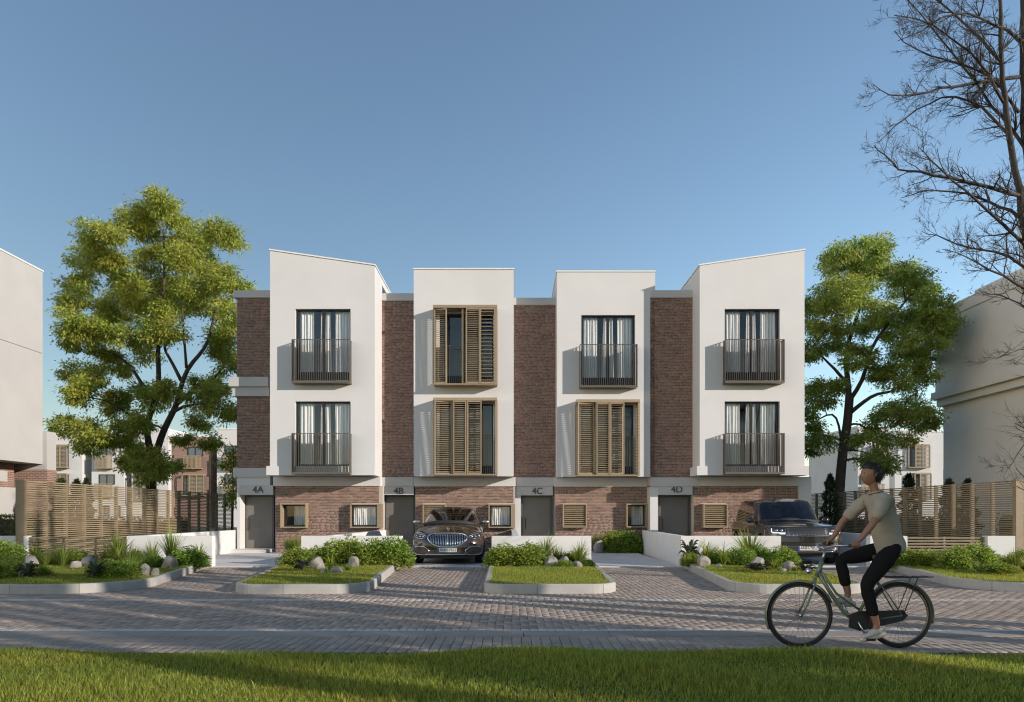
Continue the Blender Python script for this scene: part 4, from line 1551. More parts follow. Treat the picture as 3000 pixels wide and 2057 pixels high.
limbs = [([base, P(520, 790, 1120), P(545, 500, 1120), P(580, 300, 1120), P(595, 100, 1120)], .23, .17),
         ([P(590, 200, 1120), P(590, 1250, 640), P(560, 1000, 640, dy=.3), P(620, 800, 640, dy=.2), P(690, 600, 640), P(790, 250, 640)], .14, .025),
         ([P(590, 230, 1120), P(700, 140, 1120, dy=-.5), P(800, 70, 1120, dy=-.8), P(900, 1280, 640, dy=-.9), P(1050, 1150, 640, dy=-.6)], .10, .03),
         ([P(600, 1320, 640), P(700, 1180, 640, dy=-.4), P(740, 950, 640, dy=-.5), P(840, 820, 640, dy=-.3), P(1000, 600, 640), P(1130, 480, 640, dy=.3)], .10, .025),
         ([P(585, 1220, 640), P(480, 1080, 640, dy=.3), P(400, 1030, 640, dy=.5), P(330, 900, 640, dy=.4)], .08, .02),
         ([P(540, 480, 1120), P(520, 300, 1120, dy=-.3), P(480, 210, 1120, dy=-.5), P(380, 260, 1120, dy=-.7), P(290, 330, 1120, dy=-.8)], .06, .02),
         ([P(570, 320, 1120), P(680, 280, 1120, dy=.4), P(740, 380, 1120, dy=.6), P(780, 480, 1120, dy=.6)], .05, .02)]
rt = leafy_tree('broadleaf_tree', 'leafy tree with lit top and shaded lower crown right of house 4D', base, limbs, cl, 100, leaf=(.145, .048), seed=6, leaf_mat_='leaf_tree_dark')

# a small sapling by the 4A corner, behind the fence
base = (wx(676, 30), 30.0, -.05)
def Q(zx, zy, dy=0): return (wx(zx * .4017, 30 + dy), 30 + dy, wz(1120 + zy * .4017, 30 + dy))
cl = [(Q(*c), r) for c, r in (((1700, 500), .3), ((1660, 600), .28), ((1700, 640), .26), ((1710, 560), .25), ((1680, 740), .32), ((1720, 800), .3), ((1700, 870), .3))]
leafy_tree('sapling', 'young yellow-green sapling at the brick corner of 4A', base, [([base, Q(1700, 900), Q(1700, 650), Q(1705, 480)], .05, .015)], cl, 40, leaf=(.15, .05), seed=8)


# bare tree: limbs given, twigs grown
def bare_tree(limbs, seed, org):
    rr = random.Random(seed)
    m = MB()

    def grow(p, d, L, r, depth):
        n = 4
        pts, rad = [p.copy()], [r]
        dd = d.normalized()
        for i in range(n):
            dd = (dd + Vector((rr.gauss(0, .16), rr.gauss(0, .16), rr.gauss(.03, .14)))).normalized()
            pts.append(pts[-1] + dd * (L / n)); rad.append(r * (1 - .62 * (i + 1) / n))
        m.tube(pts, rad, 4 if r > .008 else 3, caps=False)
        if depth <= 0: return
        k = rr.randint(4, 6) if depth > 1 else rr.randint(4, 6)
        for q in range(k):
            t = rr.uniform(.2, 1.0)
            i = min(n - 1, int(t * n)); f = t * n - i
            a = pts[i].lerp(pts[i + 1], f)
            td = (pts[i + 1] - pts[i]).normalized()
            perp = td.cross(Vector((rr.gauss(0, 1), rr.gauss(0, 1), rr.gauss(0, 1)))).normalized()
            ang = R(rr.uniform(25, 58))
            nd = td * math.cos(ang) + perp * math.sin(ang) + Vector((0, 0, .12))
            grow(a, nd, L * rr.uniform(.38, .62), max(.0028, (r * (1 - .62 * t)) * .55), depth - 1)

    for path, r0, r1, dens in limbs:
        pts = [Vector(p) - Vector(org) for p in path]
        fine = []
        for a, b in zip(pts[:-1], pts[1:]):
            k = max(2, int((b - a).length / .25))
            for q in range(k): fine.append(a.lerp(b, q / k))
        fine.append(pts[-1])
        for _ in range(2):
            fine = [fine[0]] + [(fine[i - 1] + fine[i] * 2 + fine[i + 1]) / 4 for i in range(1, len(fine) - 1)] + [fine[-1]]
        fine = [fine[0]] + [p + Vector((rr.gauss(0, .012), rr.gauss(0, .012), rr.gauss(0, .012))) for p in fine[1:-1]] + [fine[-1]]
        rad = [r0 + (r1 - r0) * i / (len(fine) - 1) for i in range(len(fine))]
        m.tube(fine, rad, 8 if r0 > .05 else 6)
        total = sum((b - a).length for a, b in zip(fine[:-1], fine[1:]))
        for q in range(int(total * dens)):
            i = rr.randint(max(1, int(len(fine) * .12)), len(fine) - 2)
            td = (fine[i + 1] - fine[i]).normalized()
            perp = td.cross(Vector((rr.gauss(0, 1), rr.gauss(0, 1), rr.gauss(0, 1)))).normalized()
            ang = R(rr.uniform(30, 60))
            nd = td * math.cos(ang) + perp * math.sin(ang) + Vector((0, 0, .15))
            grow(fine[i], nd, rr.uniform(.5, 1.15) * min(1.0, .35 + 8 * rad[i]), min(.016, rad[i] * .55), 2)
    return m


BY = 12.0
def B(x, y, dy=0.0): return (wx(x, BY + dy), BY + dy, wz(y, BY + dy))
bo = (wx(3130, BY), BY, -.05)
bl = [([bo, B(3105, 1500), B(3085, 1100), B(3050, 850), B(2998, 680), B(2986, 560), B(2962, 440), B(2945, 330), B(2930, 150), B(2930, -120)], .17, .03, 2.2),
      ([B(3085, 1100), B(3060, 800, .3), B(3010, 500, .4), B(2998, 300, .4), B(2995, 0, .3), B(3010, -300, .2)], .13, .04, 2.2),
      ([B(2997, 575), B(2870, 545, -.2), B(2780, 520, -.3), B(2700, 503, -.2), B(2630, 500), B(2585, 455), B(2560, 425)], .05, .008, 7),
      ([B(2990, 640), B(2930, 602, .2), B(2862, 580, .3), B(2790, 555, .4), B(2700, 560, .5), B(2640, 580, .5)], .045, .008, 7),
      ([B(3020, 740), B(2940, 650, -.4), B(2860, 590, -.6), B(2795, 530, -.8), B(2720, 470, -.9), B(2690, 430, -1)], .05, .008, 7),
      ([B(2990, 225, .4), B(2860, 245, .2), B(2750, 260), B(2690, 272, -.2), B(2600, 288, -.3), B(2556, 245, -.4)], .05, .007, 7),
      ([B(2960, 400), B(2880, 310, .3), B(2800, 270, .4), B(2720, 300, .5), B(2650, 345, .5), B(2570, 420, .4)], .04, .007, 6),
      ([B(3000, 430, .4), B(2940, 350, .6), B(2850, 230, .7), B(2760, 120, .9), B(2690, 40, 1), B(2640, -40, 1)], .045, .01, 7),
      ([B(2940, 300), B(2880, 180, -.4), B(2780, 100, -.6), B(2690, 50, -.8), B(2620, 45, -1)], .04, .008, 7),
      ([B(2932, 180), B(2850, 90, .2), B(2760, 10, .3), B(2650, -60, .3)], .04, .01, 7),
      ([B(2996, 120, .3), B(2900, 60, -.2), B(2800, 30, -.5), B(2700, 90, -.8), B(2630, 120, -1)], .04, .007, 7),
      ([B(2985, 330, .4), B(2900, 210, .2), B(2780, 180, 0), B(2680, 150, -.2), B(2620, 90, -.3)], .04, .008, 7),
      ([B(3060, 830), B(2960, 740, .3), B(2880, 735, .5), B(2800, 715, .6), B(2740, 690, .6), B(2700, 678, .6)], .045, .006, 6.5),
      ([B(3070, 900), B(2980, 830, -.3), B(2900, 790, -.5), B(2830, 750, -.7), B(2760, 730, -.8)], .045, .006, 6.5),
      ([B(3078, 980), B(3010, 900, .3), B(2960, 880, .5), B(2900, 850, .6), B(2870, 860, .6)], .03, .005, 5),
      ([B(3085, 1120), B(3020, 1010, -.3), B(2960, 1030, -.5), B(2915, 1055, -.6)], .025, .004, 5),
      ([B(3090, 1230), B(3030, 1250, .2), B(2985, 1335, .3), B(2945, 1385, .3)], .022, .004, 5),
      ([B(3050, 700, .4), B(3100, 500), B(3180, 300), B(3240, 50)], .08, .02, 3), ([B(3080, 1000), B(3180, 800, -.5), B(3280, 600, -.8), B(3350, 300, -1)], .08, .02, 3)]
bm_ = bare_tree([(p, a * .68, b * .7, d * 1.25) for p, a, b, d in bl], 21, bo)
bt = empty('bare_tree', bo, label='bare leafless tree reaching in from the right picture edge', cat='tree', group='bare street trees')
bare_me = bm_.mesh('branches', M['bark_dark'], True)
link('branches', bare_me, bt)
# its neighbours along the near verge, beyond the right of the frame: their shadows cross the road and the lawn
random.seed(5)
thin = bare_tree([(p, a * 1.5, b * 1.6, d * .13) for p, a, b, d in bl[:6] + bl[12:14]], 33, bo).mesh('branches', M['bark_dark'], True)
for x, y, rz, s, lab in ((12.0, 4.85, 1.9, 1.0, 'nearest bare street tree beyond the right of the frame'), (9.6, 5.1, 4.0, .85, 'bare street tree beside the cyclist, just outside the frame'),
                         (10.5, 3.2, 0.6, .95, 'second bare street tree beyond the right of the frame'), (9.0, 1.2, 5.1, .9, 'bare street tree right of the camera, nearest the lawn'), (19.0, -2.5, 2.2, 1.15, 'bare street tree behind the camera to the right')):
    q = empty('bare_tree', (x, y, -.05), rz, label=lab, cat='tree', group='bare trees outside the frame')
    q.scale = (s, s, s)
    link('branches', thin, q)
slim = bare_tree([(p, a * 1.7, b * 1.6, d * .05) for p, a, b, d in bl[:2] + bl[5:6]], 34, bo).mesh('branches', M['bark_dark'], True)
for x, y, rz, s, lab in ((11.0, 6.2, .4, .8, 'slim bare tree at the verge edge right of the frame'), (13.0, 2.4, 1.5, .9, 'slim bare tree right of the frame, second in the row'), (12.0, 2.3, 2.6, .8, 'slim bare tree right of the frame, third in the row'),
                         (13.5, .05, 3.7, .95, 'slim bare tree right of the frame, fourth in the row'), (10.5, .9, 4.8, .85, 'slim bare tree beside the lawn right of the camera'), (12.5, -1.2, 5.9, .9, 'slim bare tree behind the camera, right of the lawn'), (10.0, -.6, .9, .8, 'slim bare tree behind the camera, nearest of the row')):
    q = empty('bare_tree', (x, y, -.05), rz, label=lab, cat='tree', group='bare trees outside the frame')
    q.scale = (s, s, s)
    link('branches', slim, q)
for x, y, rz, s, lab in ((18.0, -3.2, 1.3, 1.0, 'twiggy bare tree behind the camera, its shade on the lawn'), (21.5, -6.0, 4.4, 1.15, 'twiggy bare tree far behind the camera')):
    q = empty('bare_tree', (x, y, -.05), rz, label=lab, cat='tree', group='bare trees outside the frame')
    q.scale = (s, s, s)
    link('branches', bare_me, q)
for x, y, rz, s, lab in ((11.8, -.3, .7, .40, 'small leafy tree behind the camera shading the lawn'),):
    q = empty('broadleaf_tree', (x, y, -.05), rz, label=lab, cat='tree', group='leafy trees outside the frame')
    q.scale = (s, s, s)
    for ch in rt.children:
        link(ch.name.split('.')[0], ch.data, q)

# ================================================================== shrubs, grasses, rocks in the beds
def unit(V):
    """Scale a plant to width 1 and height 1, foot at the origin."""
    V = np.array(V, dtype=float)
    V[:, 2] /= np.percentile(V[:, 2], 99.3)
    r = np.percentile(np.abs(V[:, :2]), 97.5)
    V[:, :2] /= 2 * r
    return V


def shrub_mesh(name, seed, n=7000, leaf=(.085, .045), mat='leaf_shrub', flat=.75):
    """Unit shrub: about 1 wide, 1 high (0..1); leaf sprays on an uneven mound, twigs inside."""
    rr = np.random.default_rng(seed)
    k = 70
    cen = rr.normal(0, 1, (k, 3)); cen /= np.linalg.norm(cen, axis=1, keepdims=True)
    cen[:, 2] = np.abs(cen[:, 2])
    cen *= (rr.uniform(.55, 1.0, k))[:, None]
    P = []
    for c in cen:
        q = n // k
        r = rr.uniform(.14, .26)
        v = rr.normal(0, 1, (q, 3)); v /= np.linalg.norm(v, axis=1, keepdims=True)
        P.append(c * .80 + v * r * (rr.uniform(.2, 1, q) ** .5)[:, None])
    P = np.concatenate(P)
    s = rr.normal(0, 1, (n // 12, 3)); s /= np.linalg.norm(s, axis=1, keepdims=True)
    s[:, 2] = np.abs(s[:, 2])
    P = np.concatenate([P, s * rr.uniform(.85, 1.04, len(s))[:, None]])
    P = P[P[:, 2] > -.02]
    D = P * .8 + rr.normal(0, .6, P.shape) + np.array([0, 0, .2])
    P = P * np.array([.50, .50, 1.0])
    V, F = leaf_array(P, D, rr.uniform(.7, 1.3, len(P)) * leaf[0], rr.uniform(.7, 1.2, len(P)) * leaf[1])
    return np_mesh(name, unit(V), F, M[mat])


def blade_plant(name, seed, n, length, width, arch, spread, mat, up=.9, curl=1.0):
    """Tuft of strap leaves from one base: unit height about 1."""
    rr = random.Random(seed)
    V, F = [], []
    for i in range(n):
        th = rr.uniform(0, 2 * math.pi)
        tilt = spread * rr.random() ** .8
        L = length * rr.uniform(.6, 1.1)
        w = width * rr.uniform(.7, 1.2)
        d = Vector((math.cos(th) * math.sin(tilt), math.sin(th) * math.sin(tilt), math.cos(tilt)))
        p = Vector((math.cos(th) * .04 * rr.random(), math.sin(th) * .04 * rr.random(), 0))
        side = Vector((-math.sin(th), math.cos(th), 0))
        seg = 6
        b = len(V)
        g_ = arch * rr.uniform(.6, 1.4)
        for k in range(seg + 1):
            t = k / seg
            ww = w * (1 - t) ** .7 * (.65 + .7 * min(1, t * 3)) / 1.3
            V.append(p - side * ww / 2); V.append(p + side * ww / 2)
            d = (d + Vector((math.cos(th) * .1 * g_, math.sin(th) * .1 * g_, -.32 * g_ * t * curl))).normalized()
            p = p + d * (L / seg)
        for k in range(seg):
            F.append((b + 2 * k, b + 2 * k + 1, b + 2 * k + 3, b + 2 * k + 2))
    return np_mesh(name, unit(V), np.array(F), M[mat], True)


def hosta_mesh(name, seed):
    rr = random.Random(seed)
    V, F = [], []
    for i in range(26):
        th = rr.uniform(0, 2 * math.pi)
        L, w = rr.uniform(.55, .9), rr.uniform(.16, .26)
        d = Vector((math.cos(th), math.sin(th), rr.uniform(.4, 1.4))).normalized()
        side = Vector((-math.sin(th), math.cos(th), 0))
        p = Vector((0, 0, .05))
        b = len(V)
        seg = 6
        for k in range(seg + 1):
            t = k / seg
            ww = w * math.sin(math.pi * min(.999, .06 + .94 * t)) ** .8
            upn = d.cross(side) * -1
            V += [p - side * ww / 2 + Vector((0, 0, .2 * ww)), p, p + side * ww / 2 + Vector((0, 0, .2 * ww))]
            d = (d + Vector((0, 0, -.42 * t))).normalized()
            p = p + d * (L / seg)
        for k in range(seg):
            a = b + 3 * k
            F += [(a, a + 1, a + 4, a + 3), (a + 1, a + 2, a + 5, a + 4)]
    return np_mesh(name, unit(V), np.array(F), M['leaf_hosta'], True)


def rock_mesh(name, seed):
    bm = bmesh.new()
    bmesh.ops.create_icosphere(bm, subdivisions=4, radius=1)
    rr = random.Random(seed)
    planes = [(Vector((rr.gauss(0, 1), rr.gauss(0, 1), rr.gauss(.2, .8))).normalized(), rr.uniform(.62, .92)) for _ in range(13)]
    ph = [rr.uniform(0, 6) for _ in range(6)]
    for v in bm.verts:
        p = v.co.copy()
        for nrm, dist in planes:
            e = p.dot(nrm) - dist
            if e > 0: p -= nrm * e * .97
        q = v.co
        p *= 1 + .035 * math.sin(q.x * 4 + ph[0]) * math.sin(q.y * 5 + ph[1]) + .02 * math.sin(q.z * 9 + ph[2]) * math.sin(q.x * 8 + ph[3])
        v.co = p
    me = bpy.data.meshes.new(name)
    bm.to_mesh(me); bm.free()
    me.materials.append(M['rock'])
    me.polygons.foreach_set('use_smooth', [True] * len(me.polygons))
    return me


SHR = [shrub_mesh('foliage', s) for s in (1, 2, 3)]
SPK = [blade_plant('leaves', s, 150, 1.05, .055, .6, .8, 'leaf_spike') for s in (1, 2)]
FINE = [blade_plant('leaves', s, 300, 1.05, .026, .5, .6, 'leaf_spike') for s in (4, 5)]
LIL = [blade_plant('leaves', s, 64, 1.25, .11, 1.25, .85, 'leaf_lily', curl=1.3) for s in (7, 8)]
HOS = [hosta_mesh('leaves', s) for s in (1, 2)]
ROC = [rock_mesh('rock', s) for s in (1, 2, 3, 4)]
counter = {}


def plant(kind, x, ybase, w, h, Y, label):
    """x: picture x of the middle, w/h in metres, Y the depth; stands on the bed."""
    k = counter.get(kind, 0); counter[kind] = k + 1
    rr = random.Random(k * 31 + int(x))
    z = BED_Z - .02 if Y < 17.8 else .0
    pos = (wx(x, Y), Y, z)
    rz = rr.uniform(0, 6.28)
    if kind == 'rock':
        me = ROC[k % 4]
        o = link('rock', me, None, (pos[0], Y, z + h * .40), (rr.uniform(-.2, .2), rr.uniform(-.2, .2), rz))
        o.scale = (w / 2, w / 2 * .85, h * .60)
        return tag(o, label, 'rock', 'boulders in the planting beds')
    data = {'shrub': (SHR, 'shrub', 'foliage', 'shrub'), 'spike': (SPK, 'strap_leaf_plant', 'leaves', 'plant'), 'fine': (FINE, 'grass_tuft', 'leaves', 'plant'),
            'lily': (LIL, 'lily_plant', 'leaves', 'plant'), 'hosta': (HOS, 'broadleaf_plant', 'leaves', 'plant')}[kind]
    me = data[0][k % len(data[0])]
    o = link(data[1], me, None, pos, (0, 0, rz))
    k_ = {'shrub': (1.22, 1.12), 'spike': (1.12, 1.10), 'fine': (1.1, 1.08), 'lily': (1.15, 1.1), 'hosta': (1.1, 1.25)}[kind]
    o.scale = (w * k_[0], w * k_[0], h * k_[1])
    return tag(o, label, data[3], 'planting in the beds')


def zp(kind, zx0, zx1, zy0, zy1, Y, label, ox, oy, sc):
    """Extent in an enlarged view of the photograph -> plant."""
    x = ox + (zx0 + zx1) / 2 * sc
    w = (zx1 - zx0) * sc * Y / FPX
    z0 = BED_Z if Y < 17.8 else 0
    ztop = wz(oy + zy0 * sc, Y)
    return plant(kind, x, 0, w, max(.12, ztop - z0), Y, label)


L0 = (0, 1120, .4017)
for a in [
    ('shrub', -60, 150, 1185, 1340, 16.6, 'leafy bright shrub at the left picture edge before the white wall end'),
    ('lily', 170, 350, 1160, 1300, 16.9, 'arching yellow-green lily clump left of the tall grass tuft'),
    ('spike', 20, 140, 1225, 1340, 15.6, 'short strap-leaf clump left of the first boulder'),
    ('fine', 365, 545, 1170, 1340, 16.2, 'tall upright grass tuft before the slat screen'),
    ('fine', 280, 370, 1240, 1340, 16.0, 'small dark grass tuft between boulder and tall grass tuft'),
    ('spike', 745, 965, 1095, 1250, 17.3, 'big dark strap-leaf plant where the slat screen meets the wall'),
    ('spike', 700, 840, 1200, 1290, 16.9, 'low dark strap-leaf plant behind the twin boulders'),
    ('rock', 150, 290, 1255, 1350, 15.8, 'rounded pale boulder nearest the left picture edge'),
    ('rock', 512, 595, 1295, 1352, 15.8, 'small boulder leaning on the larger twin boulder'),
    ('rock', 580, 705, 1255, 1350, 16.2, 'larger of the twin boulders before the low slats'),
    ('hosta', 140, 275, 1330, 1440, 13.2, 'dark broadleaf plant alone on the left lawn'),
    ('shrub', 225, 345, 1345, 1425, 13.6, 'small round shrub right of the lone dark broadleaf'),
    ('shrub', -80, 160, 1325, 1450, 13.3, 'leafy shrub at the left picture edge near the kerb'),
    ('hosta', 630, 760, 1325, 1440, 13.2, 'dark broadleaf plant before the long low shrub'),
    ('shrub', 690, 880, 1310, 1440, 13.5, 'low bright shrub right of the dark broadleaf'),
    ('shrub', 830, 1010, 1315, 1440, 13.4, 'low bright shrub touching the kerbside boulder'),
    ('fine', 845, 1045, 1225, 1380, 14.2, 'wide grass tuft above the kerbside boulder'),
    ('rock', 1000, 1112, 1305, 1430, 13.6, 'tall boulder nearest the kerb in the left bed'),
    ('rock', 1095, 1168, 1345, 1425, 13.7, 'small boulder propped against the tall kerbside one'),
    ('rock', 1165, 1302, 1258, 1352, 15.8, 'broad pale boulder under the flowering strap leaves by the wall'),
    ('spike', 1035, 1175, 1145, 1330, 16.6, 'dark strap-leaf plant against the white wall left of the tall one'),
    ('spike', 1160, 1340, 1055, 1260, 16.9, 'tallest strap-leaf plant against the white wall left of 4A'),
    ('shrub', 1280, 1475, 1225, 1350, 16.4, 'round shrub at the end of the white wall left of the drive'),
    ('lily', 1400, 1500, 1175, 1280, 16.9, 'small lily standing above the shrub at the wall end'),
    ('shrub', 930, 1060, 1240, 1330, 16.6, 'dark shrub low against the wall behind the wide grass tuft'),
    ('lily', 310, 430, 1215, 1330, 16.7, 'lily squeezed between the arching clump and the tall grass tuft'),
    ('shrub', 440, 620, 1235, 1320, 17.2, 'low shrub in front of the bronze slat screen'),
    ('shrub', 1060, 1190, 1270, 1345, 16.0, 'low shrub left of the broad boulder by the wall'),
    ('spike', 940, 1050, 1200, 1300, 17.2, 'short strap-leaf plant at the foot of the wall beside the dark shrub'),
]: zp(*a, *L0)
L1 = (650, 1500, .5164)
for a in [
    ('shrub', 355, 515, 218, 318, 16.4, 'round shrub at the drive corner left of the boulders'),
    ('hosta', 408, 505, 275, 348, 14.9, 'dark broadleaf plant before the big boulder of bed 4B'),
    ('rock', 492, 592, 248, 338, 15.4, 'biggest boulder in the bed before the 4B wall'),
    ('rock', 553, 602, 312, 352, 14.3, 'smallest boulder in front of the biggest in bed 4B'),
    ('rock', 617, 688, 298, 350, 14.4, 'tilted boulder between lily and grass tuft'),
    ('lily', 575, 655, 250, 342, 14.9, 'yellow lily between two low boulders'),
    ('rock', 708, 788, 245, 318, 16.0, 'upright boulder under the long shrub of bed 4B'),
    ('shrub', 580, 720, 182, 300, 16.9, 'shrub behind the boulders against the wall'),
    ('shrub', 660, 800, 172, 300, 17.1, 'shrub standing highest in the middle of the 4B wall'),
    ('fine', 510, 602, 183, 262, 17.0, 'grass tuft rising behind the biggest boulder'),
    ('fine', 440, 500, 205, 260, 17.2, 'grass tuft at the left end of the 4B wall'),
    ('shrub', 770, 930, 178, 318, 16.6, 'large leafy shrub right of the upright boulder'),
    ('shrub', 890, 1050, 170, 318, 16.7, 'large leafy shrub spilling over the drive beside the saloon'),
    ('lily', 690, 760, 180, 250, 16.6, 'lily poking out of the shrub in the middle of the wall'),
    ('fine', 685, 745, 288, 342, 14.9, 'small grass tuft at the foot of the upright boulder'),
    ('shrub', 470, 600, 215, 300, 16.8, 'shrub filling the gap behind the biggest boulder'),
    ('shrub', 1560, 1720, 215, 312, 17.2, 'shrub against the wall behind the saloon-side pair'),
    ('lily', 1850, 1935, 190, 260, 17.3, 'lily against the wall behind the round boulder'),
    ('shrub', 1930, 2040, 235, 300, 17.2, 'dark shrub behind the wide strap-leaf plant'),
    ('shrub', 1520, 1680, 205, 316, 16.6, 'leafy shrub beside the saloon front wheel'),
    ('shrub', 1650, 1835, 198, 316, 16.5, 'leafy shrub left of the round boulder in bed 4C'),
    ('lily', 1645, 1775, 165, 250, 17.2, 'arching lily over the bed 4C shrubs'),
    ('spike', 1775, 1900, 125, 250, 17.0, 'tall strap-leaf plant at the middle of the 4C wall'),
    ('rock', 1822, 1908, 242, 318, 16.2, 'round boulder in the middle of bed 4C'),
    ('rock', 1898, 1972, 243, 305, 16.7, 'shaded boulder behind the small clipped shrub'),
    ('shrub', 1902, 1982, 276, 316, 15.9, 'small clipped shrub between two boulders of bed 4C'),
    ('spike', 1885, 1962, 200, 265, 17.2, 'dark strap-leaf plant behind the shaded boulder'),
    ('spike', 1962, 2092, 165, 285, 16.8, 'wide strap-leaf plant at the right end of bed 4C'),
    ('rock', 1978, 2048, 272, 316, 16.0, 'low boulder under the wide strap-leaf plant'),
    ('shrub', 2028, 2102, 268, 316, 16.3, 'bright shrub at the right corner of bed 4C'),
]: zp(*a, *L1)
L3 = (1960, 1540, .198)
for a in [
    ('hosta', 180, 440, 270, 420, 17.1, 'dark broadleaf plant at the left end of the off-roader wall'),
    ('spike', 190, 330, 400, 620, 16.5, 'dark strap-leaf plant in the shaded corner of bed 4D'),
    ('rock', 375, 630, 430, 620, 16.2, 'pale boulder half in shade left in bed 4D'),
    ('lily', 430, 700, 240, 520, 16.9, 'arching lily behind the half-shaded boulder'),
    ('lily', 690, 930, 270, 600, 16.3, 'tall drooping lily in the middle of bed 4D'),
    ('rock', 680, 790, 560, 625, 16.0, 'small boulder under the drooping lily'),
    ('spike', 930, 1470, 70, 420, 17.1, 'great strap-leaf plant rising over the off-roader wall'),
    ('shrub', 830, 1060, 370, 620, 16.5, 'shrub between drooping lily and great strap-leaf plant'),
    ('shrub', 1020, 1260, 370, 620, 16.4, 'shrub behind the middle boulder of bed 4D'),
    ('rock', 1165, 1430, 440, 650, 15.3, 'middle boulder behind the dark broadleaf in bed 4D'),
    ('hosta', 1110, 1470, 560, 710, 14.8, 'dark broadleaf plant before the middle boulder of bed 4D'),
    ('shrub', 1240, 1480, 350, 560, 16.8, 'bright shrub under the great strap-leaf plant'),
    ('lily', 1440, 1680, 480, 700, 15.2, 'upright lily between two boulders of bed 4D'),
    ('shrub', 1470, 1840, 355, 620, 16.4, 'bright shrub before the off-roader number plate'),
    ('spike', 1560, 1760, 270, 420, 16.9, 'small strap-leaf plant at the wall end before the off-roader'),
    ('rock', 1640, 1920, 510, 690, 15.2, 'right-hand boulder of bed 4D'),
    ('rock', 1630, 1750, 640, 715, 14.6, 'little boulder before the right-hand boulder'),
    ('hosta', 1860, 2180, 560, 730, 14.6, 'dark broadleaf plant at the right end of bed 4D'),
    ('fine', 1790, 1900, 570, 710, 14.8, 'grass tuft beside the right-hand boulder'),
    ('shrub', 560, 800, 380, 610, 16.9, 'shrub behind the drooping lily of bed 4D'),
    ('shrub', 210, 420, 420, 620, 16.9, 'shrub under the broadleaf plant at the wall end'),
    ('shrub', 1700, 1900, 420, 600, 16.8, 'shrub behind the right-hand boulder'),
]: zp(*a, *L3)
L4 = (2250, 1120, .4017)
for a in [
    ('shrub', 870, 1050, 1222, 1345, 16.5, 'leafy shrub right behind the cyclist back'),
    ('shrub', 1040, 1260, 1238, 1348, 16.3, 'leafy shrub before the sunlit slat screen'),
    ('lily', 1170, 1300, 1240, 1360, 16.0, 'lily between two leafy shrubs of the right bed'),
    ('shrub', 1280, 1470, 1225, 1400, 15.2, 'large leafy shrub in the middle of the right bed'),
    ('shrub', 1410, 1620, 1212, 1400, 15.4, 'tallest leafy shrub of the right bed'),
    ('spike', 1490, 1610, 1290, 1410, 14.6, 'strap-leaf plant before the tallest right-bed shrub'),
    ('shrub', 1600, 1770, 1325, 1435, 14.2, 'low shrub at the kerb side of the right bed'),
    ('lily', 1630, 1750, 1255, 1350, 16.2, 'arching lily before the shaded wall block'),
    ('spike', 1735, 1870, 1210, 1370, 16.0, 'dark strap-leaf plant right of the shaded wall block'),
    ('shrub', 1800, 2000, 1240, 1370, 16.8, 'shrub cut by the right picture edge'),
    ('shrub', 960, 1130, 1255, 1350, 16.9, 'shrub between the two nearest the cyclist back'),
    ('shrub', 1180, 1340, 1250, 1360, 16.8, 'shrub behind the lily of the right bed'),
    ('shrub', 1600, 1760, 1270, 1370, 16.9, 'shrub at the foot of the shaded wall block'),
    ('spike', 1820, 1950, 1270, 1390, 14.8, 'strap-leaf plant cut by the right picture edge'),
]: zp(*a, *L4)
# before the ground-floor brick
plant('fine', 846, 0, .55, .62, 23.6, 'grass tuft in the shade beside the 4A door')
plant('spike', 866, 0, .6, .66, 23.5, 'strap-leaf plant against the brick beside the 4A door')
plant('rock', 1753, 0, .42, .50, 23.9, 'boulder before the 4C brick wall')
plant('spike', 1748, 0, .5, .72, 24.4, 'strap-leaf plant behind the boulder at the 4C brick')
plant('lily', 1775, 0, .6, .45, 24.2, 'lily beside the boulder at the 4C brick')
for x, wd, lab in ((1795, .8, 'dark hedge shrub next to the boulder at the 4C brick'), (1822, .85, 'middle dark hedge shrub under the 4C window'), (1848, .7, 'last dark hedge shrub under the 4C window')):
    plant('shrub', x, 0, wd, .62, 24.3, lab)


# hedges and slim conifers behind the fences
def hedge(x0, x1, y, h, dep, lab, n, dx=0.0):
    P = np.stack([RNG.uniform(x0, x1, n), y + RNG.uniform(-dep / 2, dep / 2, n), RNG.uniform(.03, h, n)], -1)
    # keep leaves near the faces
    near = (np.abs(P[:, 1] - y) > dep / 2 - .12) | (P[:, 2] > h - .14)
    P = P[near]
    P += RNG.normal(0, .03, P.shape)
    D = RNG.normal(0, 1, P.shape) + np.array([0, -.3, .5])
    V, F = leaf_array(P, D, RNG.uniform(.06, .11, len(P)), RNG.uniform(.03, .05, len(P)))
    hd = empty('hedge', ((x0 + x1) / 2, y, 0), label=lab, cat='hedge')
    link('foliage', np_mesh('foliage', V - np.array([(x0 + x1) / 2, y, 0]), F, M['leaf_hedge']), hd)
    MB().box(x0 + .1, x1 - .1, y - dep / 2 + .1, y + dep / 2 - .1, -.04, h - .12).build('stems', M['soil'], hd)
    return hd


hedge(-26, -13.3, 28.0, 1.22, .9, 'clipped green hedge behind the left slat fence', 26000)
hedge(-24, -13.9, 20.5, 1.35, .8, 'clipped sunlit hedge beyond the left fence post', 24000)
hedge(13.7, 30, 29.5, 1.25, .9, 'clipped green hedge behind the right slat fence', 26000)
hedge(14.1, 22, 19.6, 1.35, .8, 'clipped hedge beyond the right fence post', 20000)


